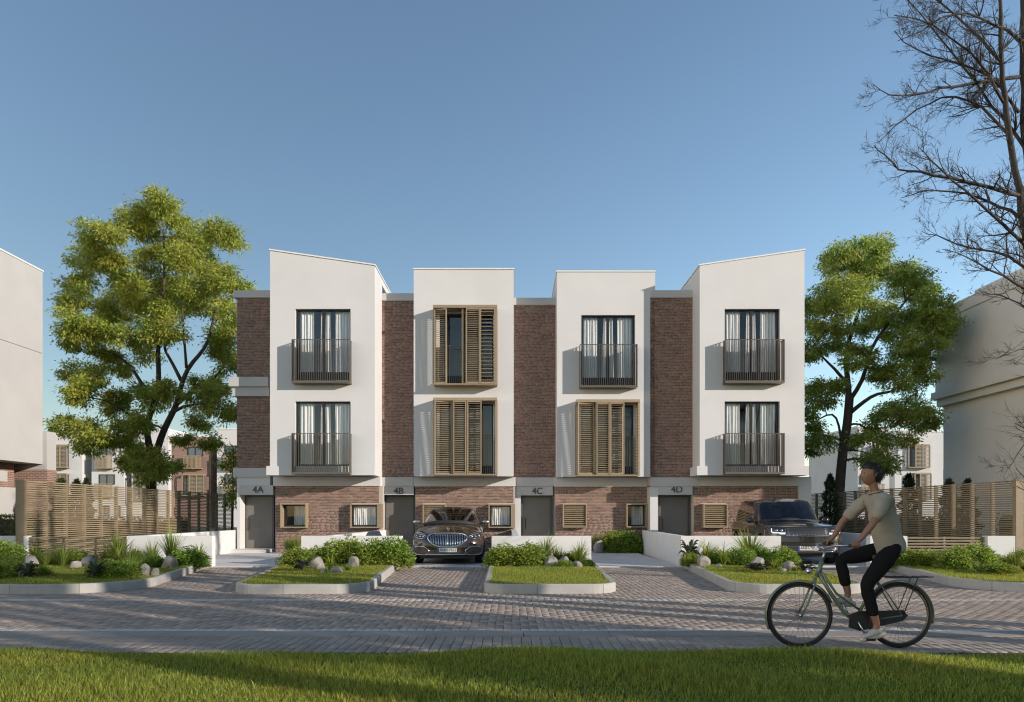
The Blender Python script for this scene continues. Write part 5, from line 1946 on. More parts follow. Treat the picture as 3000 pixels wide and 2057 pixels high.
def conifer_mesh(seed):
    rr = np.random.default_rng(seed)
    n = 2600
    z = rr.uniform(.03, 1, n) ** 1.0
    r = .17 * (1 - z) ** .6 * (.5 + .5 * rr.uniform(0, 1, n)) * (1 + .35 * np.sin(z * 37))
    th = rr.uniform(0, 6.283, n)
    P = np.stack([np.cos(th) * r, np.sin(th) * r, z * .97], -1)
    D = np.stack([np.cos(th) * .7, np.sin(th) * .7, np.full(n, .9)], -1) + rr.normal(0, .3, (n, 3))
    V, F = leaf_array(P, D, rr.uniform(.03, .06, n), rr.uniform(.012, .02, n))
    return np_mesh('foliage', V, F, M['leaf_conifer'])


CON = [conifer_mesh(1), conifer_mesh(2)]
stem = MB().tube([(0, 0, 0), (0, 0, .9)], [.02, .006], 6).mesh('stem', M['bark'], True)
for i, (x, ytop, Y, w, lab) in enumerate([(150, 1386, 27, 1.0, 'slim dark conifer before the far stacked shutters on the left'), (225, 1402, 24.5, 1.1, 'bushy conifer seen through the left fence slats'), (254, 1398, 26, .9, 'slim conifer rising just above the left fence'),
        (2432, 1388, 27, 1.0, 'slim conifer beside the right tree trunk'), (2662, 1385, 30.5, 1.1, 'slim conifer before the far stacked shutters on the right'), (2780, 1402, 24, 1.2, 'bushy conifer behind the shaded fence, left of two'), (2835, 1400, 23, 1.1, 'bushy conifer behind the shaded fence, right of two'), (180, 1400, 22.5, 1.3, 'broad conifer behind the second left fence panel')]):
    h = wz(ytop, Y) + .03
    c = empty('conifer', (wx(x, Y), Y, -.04), label=lab, cat='conifer', group='slim conifers behind the fences')
    a = link('foliage', CON[i % 2], c); a.scale = (w * h * .9, w * h * .9, h)
    b = link('trunk', stem, c); b.scale = (h, h, h)

# ================================================================== the two parked cars
M['chrome'] = pmat('chrome', (0.75, 0.76, 0.78), 0.12, metal=1.0, var=0.0)
M['black_gloss'] = pmat('black_gloss', (0.012, 0.012, 0.013), 0.12, var=0.0, coat=0.5)
M['black_trim'] = pmat('black_trim', (0.018, 0.018, 0.019), 0.45, var=0.05)
M['tyre'] = pmat('tyre', (0.016, 0.016, 0.017), 0.8, var=0.1, scale=20)
M['alloy'] = pmat('alloy', (0.42, 0.42, 0.43), 0.25, metal=0.9, var=0.0)
M['paint_bronze'] = pmat('paint_bronze', (0.062, 0.038, 0.023), 0.22, metal=0.4, var=0.02, scale=60, coat=1.0)
M['paint_brown'] = pmat('paint_brown', (0.034, 0.025, 0.019), 0.25, metal=0.35, var=0.02, scale=60, coat=1.0)
M['car_seat'] = pmat('car_seat', (0.022, 0.021, 0.022), 0.7, var=0.1)
M['lens'] = pmat('lens', (0.02, 0.022, 0.026), 0.05, var=0.0, coat=1.0)
M['plate_white'] = pmat('plate_white', (0.75, 0.74, 0.71), 0.4, var=0.03)
M['plate_blue'] = pmat('plate_blue', (0.02, 0.045, 0.30), 0.4, var=0.0)
M['plate_ink'] = pmat('plate_ink', (0.012, 0.012, 0.014), 0.5, var=0.0)
M['grille_mesh'] = pmat('grille_mesh', (0.16, 0.14, 0.12), 0.35, metal=0.7, var=0.2, scale=60)
M['car_glass'] = glass_mat('car_glass', (0.20, 0.21, 0.225), 1.0)
M['drl'] = emit_mat('drl', (1.0, 0.98, 0.95), 1.3)


def interp(tab, y):
    for (a, va), (b, vb) in zip(tab[:-1], tab[1:]):
        if y <= b:
            t = max(0, (y - a) / (b - a))
            t = t * t * (3 - 2 * t)
            return va + (vb - va) * t
    return tab[-1][1]


def half_ring(w, f, r, L, bow, q0, rc, rbow, rrc, nside=12):
    """Half plan outline, front centre -> side -> rear centre."""
    Q = [0, .12, .24, .36, .48, .58, .67, .75, .82, .88, .93, .965, .99, 1.0]
    pts = []
    for q in Q:
        e = max(0, (q - q0) / (1 - q0))
        pts.append((w * q, f + bow * q * q + rc * (1 - math.sqrt(max(0, 1 - e * e))), ('f', q)))
    ys = f + bow + rc
    ye = L - r - rbow - rrc
    for i in range(1, nside):
        pts.append((w, ys + (ye - ys) * i / nside, ('s', i / nside)))
    for q in reversed(Q):
        e = max(0, (q - q0) / (1 - q0))
        pts.append((w * q, L - r - rbow * q * q - rrc * (1 - math.sqrt(max(0, 1 - e * e))), ('r', q)))
    return pts


def shell(levels, L, bow, q0, rc, rbow, rrc, zfun, cap):
    """Stacked plan rings closed by a crowned top; returns bmesh-ready rows (right half)."""
    rows = []
    for (tau, w, f, r) in levels:
        hr = half_ring(w, f, r, L, bow, q0, rc, rbow, rrc)
        rows.append([(x, y, zfun(tau, y), k) for x, y, k in hr])
    top = rows[-1]
    ya, yb, zc = cap
    for u in (.12, .28, .46, .64, .82, 1.0):
        row = []
        for x, y, z, k in top:
            yt = min(max(y, ya), yb)
            yy = y + (yt - y) * u
            row.append((x * (1 - u), yy, z + (zc(yy) - z) * (1 - (1 - u) ** 2.2), k))
        rows.append(row)
    return rows


def rows_to_mb(rows, keep=None):
    """Mirror right-half rows to a full skin; keep(i,j,rows) chooses faces."""
    m = MB()
    n = len(rows[0])
    vs, fs = [], []
    for s in (1, -1):
        b = len(vs)
        vs += [(s * p[0], p[1], p[2]) for r in rows for p in r]
        for i in range(len(rows) - 1):
            for j in range(n - 1):
                if keep and not keep(i, j): continue
                q = (b + i * n + j, b + i * n + j + 1, b + (i + 1) * n + j + 1, b + (i + 1) * n + j)
                fs.append(q if s == 1 else q[::-1])
    m.add(vs, fs)
    return m


def weld(o, dist=1e-4):
    bm = bmesh.new()
    bm.from_mesh(o.data)
    bmesh.ops.remove_doubles(bm, verts=bm.verts, dist=dist)
    bmesh.ops.dissolve_degenerate(bm, dist=1e-5, edges=bm.edges)
    bmesh.ops.recalc_face_normals(bm, faces=bm.faces)
    loose = [v for v in bm.verts if not v.link_faces]
    bmesh.ops.delete(bm, geom=loose, context='VERTS')
    bm.to_mesh(o.data)
    bm.free()
    return o


def lathe_x(m, prof, x0, n=40, mi=0):
    """Lathe a profile (x, r) about the x axis."""
    rows = [[(x0 + x, r * math.cos(2 * math.pi * k / n), r * math.sin(2 * math.pi * k / n)) for k in range(n)] for x, r in prof]
    m.grid(rows, mi, closed_u=True)


def wheel(parent, x, y, r, w, side, spokes=10):
    e = empty('wheel', (0, 0, 0))
    e.parent = parent
    e.location = (x, y, r)
    m = MB()
    lathe_x(m, [(-w / 2 + .01, r * .72), (-w / 2, r * .86), (-w / 2 + .03, r * .985), (-w / 4, r), (w / 4, r), (w / 2 - .03, r * .985), (w / 2, r * .86), (w / 2 - .01, r * .72), (-w / 2 + .01, r * .72)], 0)
    m.build('tyre', M['tyre'], e, smooth=True, local=True)
    m = MB()
    lathe_x(m, [(side * w * .42, r * .72), (side * w * .40, r * .68), (side * w * .1, r * .66), (side * w * .05, 0.02)], 0)
    for k in range(spokes):
        a = 2 * math.pi * k / spokes
        ca, sa = math.cos(a), math.sin(a)
        p0, p1 = (side * w * .36, .06 * ca, .06 * sa), (side * w * .40, r * .68 * ca, r * .68 * sa)
        m.tube([p0, p1], [.03, .022], 5)
    lathe_x(m, [(side * w * .38, .07), (side * w * .40, .06), (side * w * .40, .001)], 0, 16)
    m.build('rim', M['alloy'], e, smooth=False, local=True)
    return e


class Car:
    def __init__(s, name, label, loc, rz, paint):
        s.root = empty(name, loc, rz, label=label, cat='car', group='cars parked on the drives')
        s.paint = M[paint]

    def body(s, levels, L, bow, q0, rc, rbow, rrc, zb, zs, zc, cap, axles, wr, tx):
        def zf(tau, y): return zb + (interp(zs, y) - zb) * tau
        rows = shell(levels, L, bow, q0, rc, rbow, rrc, zf, (cap[0], cap[1], lambda y: interp(zc, y)))
        m = rows_to_mb(rows)
        n = len(rows[0])
        o = m.build('body', s.paint, s.root, smooth=True, local=True)
        weld(o)
        bm = bmesh.new(); bm.from_mesh(o.data)
        be = [e for e in bm.edges if e.is_boundary]
        if be: bmesh.ops.holes_fill(bm, edges=be)
        bmesh.ops.recalc_face_normals(bm, faces=bm.faces)
        for f in bm.faces: f.smooth = True
        bm.to_mesh(o.data)
        s.bvh = BVHTree.FromBMesh(bm)
        bm.free()
        # wheel arches
        cutters = []
        for ya in axles:
            for sd in (-1, 1):
                c = MB()
                lathe_x(c, [(-.22, .001), (-.22, wr + .055), (.22, wr + .055), (.22, .001)], 0, 36)
                co = c.build('cut', M['black_trim'], None, local=True)
                weld(co)
                co.matrix_world = s.root.matrix_basis @ Matrix.Translation((sd * tx, ya, wr + .01))
                co.parent = None
                md = o.modifiers.new('arch', 'BOOLEAN')
                md.object = co; md.operation = 'DIFFERENCE'; md.solver = 'EXACT'
                cutters.append(co)
        bpy.context.view_layer.update()
        bake_modifiers(o)
        for c in cutters: bpy.data.objects.remove(c)
        if len(o.data.materials) == 0: o.data.materials.append(s.paint)
        for p in o.data.polygons: p.use_smooth = True
        o.data.materials.clear(); o.data.materials.append(s.paint); o.data.polygons.foreach_set('material_index', [0] * len(o.data.polygons))
        md = o.modifiers.new('edges', 'EDGE_SPLIT'); md.split_angle = R(42)
        return o

    def fy(s, x, z):
        h = s.bvh.ray_cast(Vector((x, -3, z)), Vector((0, 1, 0)))
        return h[0].y if h[0] is not None else .4

    def patch(s, name, xs, zu, zl, off, mat, rows=4, parent=None, mirror=False):
        res = []
        for sg in ((1, -1) if mirror else (1,)):
            m = MB()
            R_ = []
            for k in range(rows + 1):
                t = k / rows
                R_.append([(sg * x, s.fy(sg * x, zl(x) + (zu(x) - zl(x)) * t) - off, zl(x) + (zu(x) - zl(x)) * t) for x in xs])
            m.grid(R_)
            res.append(m.build(name, M[mat], parent or s.root, smooth=True, local=True))
        return res

    def line(s, name, pts, r, off, mat, closed=False, parent=None, mirror=False, n=6):
        res = []
        for sg in ((1, -1) if mirror else (1,)):
            m = MB()
            m.tube([(sg * x, s.fy(sg * x, z) - off, z) for x, z in pts], r, n, closed=closed)
            res.append(m.build(name, M[mat], parent or s.root, smooth=True, local=True))
        return res

    def cabin(s, lv, L, bows, q0, rc, zr, cap, glass_k, crown):
        """lv: list of (kappa, z, half width, front y, rear inset)."""
        rows = []
        for (k, z, w, f, r) in lv:
            b = bows[0] + (bows[1] - bows[0]) * k
            hr = half_ring(w, f, r, L, b, q0, rc * (1 - .35 * k), .10, .25)
            rows.append([(x, y, z, kk) for x, y, kk in hr])
        top = rows[-1]
        for u in (.15, .35, .6, .8, 1.0):
            row = []
            for x, y, z, kk in top:
                yt = min(max(y, cap[0]), cap[1])
                row.append((x * (1 - u), y + (yt - y) * u, z + crown * (1 - (1 - u) ** 2), kk))
            rows.append(row)
        nl = len(lv)
        k0, k1 = glass_k

        def cls(i, j):
            if i >= nl - 1: return 'roof'
            a, b = rows[i][j][3], rows[i][j + 1][3]
            kap = lv[i][0]
            if not (k0 <= kap < k1): return 'roof'
            if a[0] == 'f' and b[0] == 'f': return 'windscreen' if b[1] <= .90 else 'roof'
            if a[0] == 'r' and b[0] == 'r': return 'rear_glass' if a[1] <= .82 else 'roof'
            if a[0] == 's' or b[0] == 's':
                t = a[1] if a[0] == 's' else 0
                if a[0] != 's' or b[0] != 's': return 'roof'
                return 'roof' if (.45 < t < .55 or t > .86) else 'side_glass'
            return 'roof'
        for nm, mat in (('roof', s.paint), ('windscreen', M['car_glass']), ('side_glass', M['car_glass']), ('rear_glass', M['car_glass'])):
            for half in ((1, -1) if nm == 'side_glass' else (0,)):
                for win in ((0, 1) if nm == 'side_glass' else (0,)):
                    def keep(i, j):
                        if cls(i, j) != nm: return False
                        if nm != 'side_glass': return True
                        t = rows[i][j][3][1]
                        return (t < .5) == (win == 0)
                    m = rows_to_mb(rows, keep)
                    if half:
                        k = len(m.v) // 2
                        m.f = [f for f in m.f if (f[0] < k) == (half == 1)]; m.m = [0] * len(m.f)
                    o = m.build(nm, mat, s.root, smooth=True, local=True)
                    weld(o)
            if nm == 'roof':
                md = o.modifiers.new('thick', 'SOLIDIFY'); md.thickness = .03; md.offset = -1
                md = o.modifiers.new('edges', 'EDGE_SPLIT'); md.split_angle = R(42)

    def seats(s, xs, y, z, rear_y=None):
        for x in xs:
            st = MB()
            st.tube([(x, y, z - .25), (x, y + .05, z + .05), (x, y + .12, z + .14)], [.24, .23, .05], 12)
            o = st.build('seat', M['car_seat'], s.root, smooth=True, local=True)
            hd = MB()
            hd.tube([(x - .12, y + .12, z + .22), (x - .09, y + .12, z + .22), (x + .09, y + .12, z + .22), (x + .12, y + .12, z + .22)], [.04, .085, .085, .04], 10)
            hd.build('headrest', M['car_seat'], o, smooth=True, local=True)

    def steering(s, x, y, z):
        m = MB()
        m.tube([(x + .18 * math.cos(a), y + .06 * math.sin(a), z + .17 * math.sin(a)) for a in [2 * math.pi * k / 20 for k in range(20)]], .016, 6, closed=True)
        m.build('steering_wheel', M['car_seat'], s.root, smooth=True, local=True)

    def plate(s, x, z, w=.52, h=.112):
        y = min(s.fy(x - w / 2, z), s.fy(x + w / 2, z), s.fy(x, z)) - .012
        m = MB(); m.box(x - w / 2, x + w / 2, y - .01, y, z - h / 2, z + h / 2)
        p = m.build('number_plate', M['plate_white'], s.root, local=True)
        m = MB(); m.box(x - w / 2 + .002, x - w / 2 + .044, y - .0125, y - .0102, z - h / 2 + .003, z + h / 2 - .003)
        m.build('plate_band', M['plate_blue'], p, local=True)
        me = text_mesh('plate_text', 'ANH-7852', .108, .001, M['plate_ink'])
        t = link('plate_text', me, p, (x + .022, y - .0122, z), (R(90), 0, 0))
        t.scale = (.92, 1, 1)

    def mirror(s, x, y, z, w, h, mat):
        for sg in (1, -1):
            m = MB()
            m.tube([(sg * (x - .10), y + .02, z - .06), (sg * (x - .02), y, z - .03), (sg * (x + .01), y, z)], [.02, .03, .035], 8)
            pts, rad = [], []
            o = m.build('door_mirror', M['black_trim'], s.root, smooth=True, local=True)
            m = MB()
            rows = []
            for i in range(7):
                t = i / 6
                sc = math.sin(math.pi * (.12 + .80 * t)) ** .6
                rows.append([(sg * (x + w * t), y + .07 * sc * math.cos(a) + .02 * t, z + .01 + h / 2 * sc * math.sin(a) - .01 * t) for a in [2 * math.pi * k / 14 for k in range(14)]])
            m.grid(rows, closed_u=True)
            m.f.append(tuple(range(14))); m.m.append(0)
            m.f.append(tuple(reversed(range(6 * 14, 7 * 14)))); m.m.append(0)
            m.build('mirror_cap', M[mat], o, smooth=True, local=True)


# ---- saloon, nose towards the road
c = Car('saloon_car', 'bronze saloon car with upright chrome grille parked before 4B', (-1.735, 18.25, .022), .033, 'paint_bronze')
W = .97
lev = [(0, .86 * W, .14, .10), (.05, .93 * W, .06, .06), (.12, .965 * W, .02, .03), (.28, .99 * W, 0, .0), (.45, W, 0, 0), (.62, W, .01, 0), (.76, .985 * W, .035, .02),
       (.87, .965 * W, .075, .05), (.95, .93 * W, .13, .09), (1.0, .88 * W, .20, .14)]
c.body(lev, 5.45, .16, .60, .36, .15, .35, .235, [(0, .80), (.6, .90), (1.3, .99), (2.0, 1.03), (4.5, 1.05), (5.45, 1.02)],
       [(0, .86), (.25, .885), (.6, .95), (1.1, 1.04), (1.55, 1.09), (4.2, 1.10), (4.8, 1.16), (5.45, 1.12)], (.75, 4.8), (.95, 4.28), .355, .92)
c.cabin([(0, 1.00, .845, 1.36, .55), (.10, 1.055, .835, 1.45, .62), (.3, 1.16, .80, 1.64, .78), (.5, 1.27, .755, 1.84, .95), (.7, 1.38, .705, 2.06, 1.12), (.85, 1.46, .66, 2.24, 1.26), (.94, 1.51, .625, 2.38, 1.36), (1.0, 1.545, .57, 2.52, 1.48)],
        5.45, (.40, .16), .72, .22, 0, (2.75, 3.7), (.09, .86), .045)
for sx in (-1, 1):
    for ya in (.95, 4.28):
        wheel(c.root, sx * .845, ya, .355, .25, sx)
# grille
GU = [(0, .853), (.25, .848), (.40, .835), (.47, .812), (.51, .785), (.53, .755)]
GL = [(0, .487), (.12, .490), (.25, .510), (.38, .560), (.47, .63), (.52, .70), (.53, .75)]
def lin(tab, x):
    x = abs(x)
    for (a, va), (b, vb) in zip(tab[:-1], tab[1:]):
        if x <= b: return va + (vb - va) * (x - a) / (b - a)
    return tab[-1][1]
def gu(x): return lin(GU, x)
def gl(x): return lin(GL, x)
right = GL + list(reversed(GU))
outline = right + [(-x, z) for x, z in reversed(right)][1:-1]
xs = [-.52 + 1.04 * i / 26 for i in range(27)]
gp = c.patch('grille', xs, gu, gl, .004, 'black_gloss', 6)[0]
c.line('grille_surround', outline, .016, .014, 'chrome', closed=True, parent=gp)
bars = [-.50 + 1.0 * i / 22 for i in range(23)]
for x in bars:
    z0, z1 = gl(x) + .004, gu(x) - .006
    if z1 - z0 < .03: continue
    c.line('grille_bar', [(x, z0 + (z1 - z0) * k / 5) for k in range(6)], .0135 if abs(x) < .01 else .006, .012, 'chrome', parent=gp)
# headlights
def hu(x): t = (x - .575) / .375; return .775 + .085 * t ** .8 - .02 * max(0, t - .8) * 5 * .5
def hl(x): t = (x - .575) / .375; return .768 - .075 * math.sin(math.pi * min(1, t * .95 + .02)) ** .8 + .05 * t * t
hx = [.575 + .375 * i / 14 for i in range(15)]
for k, hp in enumerate(c.patch('headlight', hx, hu, hl, .006, 'lens', 5, mirror=True)):
    sg = 1 if k == 0 else -1
    c.line('lamp_rim', [(sg * x, hl(x)) for x in hx] + [(sg * x, hu(x)) for x in reversed(hx)], .007, .008, 'chrome', closed=True, parent=hp)
    for x in (.66, .75, .84):
        m = MB()
        zc_ = (hu(x) + hl(x)) / 2
        y = c.fy(sg * x, zc_) - .008
        m.tube([(sg * x, y, zc_), (sg * x, y - .012, zc_), (sg * x, y - .018, zc_)], [.03, .026, .006], 12)
        m.build('lamp_lens', M['alloy'], hp, smooth=True, local=True)
# lower intakes and bar
def iu(x): t = (x - .49) / .43; return .40 + .10 * min(1, t * 3.2) - .05 * max(0, t - .8) * 5 * .8
def il(x): t = (x - .49) / .43; return .30 - .03 * min(1, t * 3) + .04 * max(0, t - .85) * 6
ix = [.49 + .43 * i / 14 for i in range(15)]
for k, ip in enumerate(c.patch('air_intake', ix, iu, il, .004, 'grille_mesh', 4, mirror=True)):
    sg = 1 if k == 0 else -1
    c.line('intake_rim', [(sg * x, il(x)) for x in ix] + [(sg * x, iu(x)) for x in reversed(ix)], .011, .008, 'chrome', closed=True, parent=ip)
c.patch('lower_grille', [-.47 + .94 * i / 16 for i in range(17)], lambda x: .42 - .04 * abs(x), lambda x: .295, .004, 'grille_mesh', 4)
c.line('bumper_strip', [(-.50 + 1.0 * i / 16, .288) for i in range(17)], .014, .008, 'chrome')
c.patch('lower_lip', [-.84 + 1.68 * i / 22 for i in range(23)], lambda x: .262, lambda x: .238, .004, 'black_trim', 2)
c.plate(0, .405)
c.mirror(.93, 1.98, 1.13, .20, .13, 'alloy')
c.seats((-.37, .37), 2.55, 1.05); c.seats((-.40, .40), 3.55, 1.05); c.steering(.37, 2.0, 1.13)
m = MB(); m.tube([(-.78, 1.75, 1.06), (-.4, 1.62, 1.115), (0, 1.58, 1.12), (.4, 1.62, 1.115), (.78, 1.75, 1.06)], [.05, .07, .07, .07, .05], 10)
m.build('dashboard', M['car_seat'], c.root, smooth=True, local=True)
m = MB(); m.box(-.11, .11, 2.36, 2.38, 1.40, 1.46); m.build('inside_mirror', M['black_gloss'], c.root, local=True)
m = MB()
yo, zo = .42, .925
m.tube([(.035 * math.cos(a), yo, zo + .05 + .035 * math.sin(a)) for a in [2 * math.pi * k / 16 for k in range(16)]], .004, 5, closed=True)
for k in range(3):
    a = math.pi / 2 + k * 2 * math.pi / 3
    m.tube([(0, yo, zo + .05), (.034 * math.cos(a), yo, zo + .05 + .034 * math.sin(a))], [.005, .002], 5)
m.tube([(0, yo, zo - .03), (0, yo, zo + .015)], .006, 6)
m.build('hood_emblem', M['chrome'], c.root, smooth=True, local=True)
m = MB(); m.box(-.75, .75, .3, 5.0, .16, .40); m.build('underbody', M['black_trim'], c.root, local=True)

# ---- off-roader
c = Car('off_roader', 'dark brown boxy off-roader parked behind the wall before 4D', (7.86, 18.12, .022), -.105, 'paint_brown')
W = 1.0
lev = [(0, .90 * W, .16, .10), (.06, .955 * W, .07, .06), (.14, .98 * W, .03, .03), (.30, W, .0, .0), (.5, W, .0, 0), (.66, W, .015, 0), (.80, .992 * W, .03, .02),
       (.90, .98 * W, .05, .04), (.96, .955 * W, .085, .06), (1.0, .915 * W, .14, .10)]
c.body(lev, 5.0, .15, .68, .30, .10, .25, .30, [(0, 1.02), (.5, 1.06), (1.4, 1.10), (5.0, 1.14)],
       [(0, 1.03), (.3, 1.075), (.8, 1.12), (1.5, 1.16), (5.0, 1.18)], (.7, 4.5), (.92, 3.95), .385, .95)
c.cabin([(0, 1.06, .89, 1.42, .06), (.10, 1.14, .885, 1.50, .07), (.3, 1.28, .87, 1.64, .11), (.5, 1.42, .845, 1.79, .16), (.7, 1.56, .815, 1.95, .22), (.85, 1.67, .785, 2.08, .28), (.94, 1.74, .755, 2.19, .34), (1.0, 1.785, .70, 2.32, .42)],
        5.0, (.26, .12), .78, .20, 0, (2.5, 4.2), (.09, .86), .04)
for sx in (-1, 1):
    for ya in (.92, 3.95):
        wheel(c.root, sx * .86, ya, .385, .27, sx, 7)
gp = c.patch('grille', [-.54 + 1.08 * i / 16 for i in range(17)], lambda x: .985, lambda x: .80 + .02 * abs(x) / .54, .004, 'black_trim', 4)[0]
for k in range(6):
    z = .815 + k * .031
    c.line('grille_bar', [(-.52 + 1.04 * i / 14, z) for i in range(15)], .006, .008, 'alloy', parent=gp)
for k in range(11):
    x = -.47 + k * .094
    c.line('grille_stud', [(x, .82), (x + .02, .82)], .009, .010, 'chrome', parent=gp)
c.line('grille_surround', [(-.56, .985), (-.545, .79), (0, .782), (.545, .79), (.56, .985)], .014, .010, 'alloy', parent=gp)
hx = [.57 + .31 * i / 8 for i in range(9)]
for k, hp in enumerate(c.patch('headlight', hx, lambda x: .99, lambda x: .865 + .02 * (x - .57), .006, 'lens', 4, mirror=True)):
    sg = 1 if k == 0 else -1
    c.line('running_light', [(sg * .875, .975), (sg * .885, .90), (sg * .86, .862), (sg * .70, .862)], .011, .012, 'drl', parent=hp)
    c.line('running_light', [(sg * .70, .862), (sg * .70, .836), (sg * .57, .836), (sg * .57, .862), (sg * .70, .862)], .009, .012, 'drl', parent=hp)
    for x in (.65, .77):
        m = MB(); y = c.fy(sg * x, .925) - .008
        m.tube([(sg * x, y, .925), (sg * x, y - .012, .925), (sg * x, y - .016, .925)], [.034, .03, .006], 12)
        m.build('lamp_lens', M['alloy'], hp, smooth=True, local=True)
c.patch('bumper_band', [-.86 + 1.72 * i / 20 for i in range(21)], lambda x: .60, lambda x: .535, .004, 'black_trim', 2)
ip = c.patch('air_intake', [-.88 + 1.76 * i / 20 for i in range(21)], lambda x: .525, lambda x: .40, .004, 'grille_mesh', 3)[0]
for z in (.415, .462, .51):
    c.line('intake_bar', [(-.87 + 1.74 * i / 20, z) for i in range(21)], .008, .008, 'alloy', parent=ip)
c.patch('fog_light', [.62 + .24 * i / 6 for i in range(7)], lambda x: .505, lambda x: .43, .010, 'lens', 2, mirror=True)
c.line('skid_bar', [(-.72 + 1.44 * i / 16, .365) for i in range(17)], .016, .006, 'alloy')
c.patch('lower_lip', [-.86 + 1.72 * i / 20 for i in range(21)], lambda x: .345, lambda x: .305, .004, 'black_trim', 2)
c.plate(0, .46)
c.mirror(.97, 1.85, 1.18, .20, .17, 'black_gloss')
c.seats((-.38, .38), 2.45, 1.22); c.seats((-.42, .42), 3.4, 1.22); c.steering(.38, 1.98, 1.25)
m = MB(); m.tube([(-.82, 1.72, 1.14), (0, 1.62, 1.19), (.82, 1.72, 1.14)], [.06, .08, .06], 10)
m.build('dashboard', M['car_seat'], c.root, smooth=True, local=True)
m = MB(); m.box(-.13, .13, 2.08, 2.10, 1.60, 1.68); m.build('inside_mirror', M['black_gloss'], c.root, local=True)
m = MB(); m.box(-.75, .75, .3, 4.7, .20, .45); m.build('underbody', M['black_trim'], c.root, local=True)
for dx in (-.07, .07):
    m = MB(); m.tube([(dx - .025, 2.9, 1.82), (dx - .015, 2.9, 1.85), (dx + .015, 2.9, 1.85), (dx + .025, 2.9, 1.82)], [.012, .02, .02, .012], 8)
    m.build('roof_aerial', M['black_trim'], c.root, smooth=True, local=True)

# ================================================================== cyclist and bicycle, riding to the left
M['skin'] = pmat('skin', (0.27, 0.135, 0.085), 0.55, var=0.06)
M['shirt'] = pmat('shirt', (0.35, 0.30, 0.23), 0.9, var=0.08, scale=9, bump=0.3, bscale=30)
M['trousers'] = pmat('trousers', (0.012, 0.011, 0.012), 0.95, spec=0.15, var=0.1, scale=9)
M['shoe'] = pmat('shoe', (0.52, 0.47, 0.42), 0.6, var=0.1)
M['hair'] = pmat('hair', (0.018, 0.013, 0.011), 0.55, var=0.2, scale=30, bump=0.6, bscale=60)
M['bike_green'] = pmat('bike_green', (0.13, 0.165, 0.11), 0.35, var=0.03, coat=0.6)
M['cream'] = pmat('cream', (0.55, 0.50, 0.42), 0.4, var=0.03, coat=0.4)
M['leather'] = pmat('leather', (0.05, 0.03, 0.02), 0.55, var=0.1)
CY = 7.12
hub_f, hub_r, WR = (3.00, .345), (4.036, .345), .345
bb = (3.575, .285)
bike = empty('bicycle', (3.5, CY, 0), label='grey-green step-through bicycle ridden across the near road', cat='bicycle')


def part(name, m, mat, parent=bike, smooth=True):
    return m.build(name, M[mat], parent, smooth=smooth)


def pt(x, z, dy=0.0): return (x, CY + dy, z)


for hx, hz in (hub_f, hub_r):
    w = empty('wheel', (hx, CY, hz), parent=bike)
    ring = lambda r: [(hx + r * math.cos(2 * math.pi * k / 48), CY, hz + r * math.sin(2 * math.pi * k / 48)) for k in range(48)]
    m = MB(); m.tube(ring(WR - .019), .019, 8, closed=True); part('tyre', m, 'tyre', w)
    m = MB(); m.tube(ring(WR - .045), .010, 6, closed=True); part('rim', m, 'bronze', w)
    m = MB()
    for k in range(32):
        a = 2 * math.pi * k / 32
        b = a + (.35 if k % 2 else -.35)
        m.tube([(hx + .02 * math.cos(b), CY + (.03 if k % 4 < 2 else -.03), hz + .02 * math.sin(b)), (hx + (WR - .05) * math.cos(a), CY, hz + (WR - .05) * math.sin(a))], .0016, 3)
    part('spokes', m, 'bronze', w)
    m = MB(); m.tube([(hx, CY - .05, hz), (hx, CY + .05, hz)], .02, 10); part('hub', m, 'alloy', w)
    m = MB()
    a0, a1 = (R(20), R(205)) if hx < 3.5 else (R(-15), R(170))
    rows = []
    for k in range(25):
        a = a0 + (a1 - a0) * k / 24
        r = WR + .022
        rows.append([(hx + (r - .012 * abs(s)) * math.cos(a), CY + .028 * s, hz + (r - .012 * abs(s)) * math.sin(a)) for s in (-1, -.5, 0, .5, 1)])
    m.grid(rows)
    o = part('mudguard', m, 'bike_green')
    o.modifiers.new('thick', 'SOLIDIFY').thickness = .003

ht, hb = (3.235, .90), (3.175, .74)
m = MB()
m.tube([pt(*ht), pt(*hb)], .022, 12)
m.tube([pt(3.19, .79), pt(3.33, .56), pt(3.47, .36), pt(*bb)], .021, 12)
m.tube([pt(3.205, .83), pt(3.38, .57), pt(3.62, .40)], .013, 10)
m.tube([pt(*bb), pt(3.88, .86)], .017, 12)
for s in (-1, 1):
    m.tube([pt(*bb, s * .02), pt(3.8, .31, s * .045), pt(*hub_r, s * .055)], .010, 8)
    m.tube([pt(3.80, .70, s * .012), pt(3.9, .56, s * .045), pt(*hub_r, s * .055)], .008, 8)
part('frame', m, 'bike_green')
m = MB()
for s in (-1, 1):
    m.tube([pt(3.165, .73, s * .01), pt(3.14, .66, s * .045), pt(3.06, .46, s * .05), pt(*hub_f, s * .05)], .011, 8)
part('fork', m, 'bike_green')
m = MB()
m.tube([pt(3.235, .89), pt(3.265, 1.03)], .013, 10)
for s in (-1, 1):
    m.tube([pt(3.265, 1.035), pt(3.24, 1.05, s * .10), pt(3.27, 1.075, s * .22), pt(3.36, 1.08, s * .27), pt(3.46, 1.08, s * .28)], .011, 8)
part('handlebar', m, 'alloy')
for s in (-1, 1):
    m = MB(); m.tube([pt(3.37, 1.08, s * .271), pt(3.48, 1.08, s * .281)], .016, 10); part('grip', m, 'leather')
m = MB()
m.tube([pt(3.87, .84), pt(3.905, .93)], .012, 8)
part('seat_post', m, 'alloy')
m = MB()
rows = []
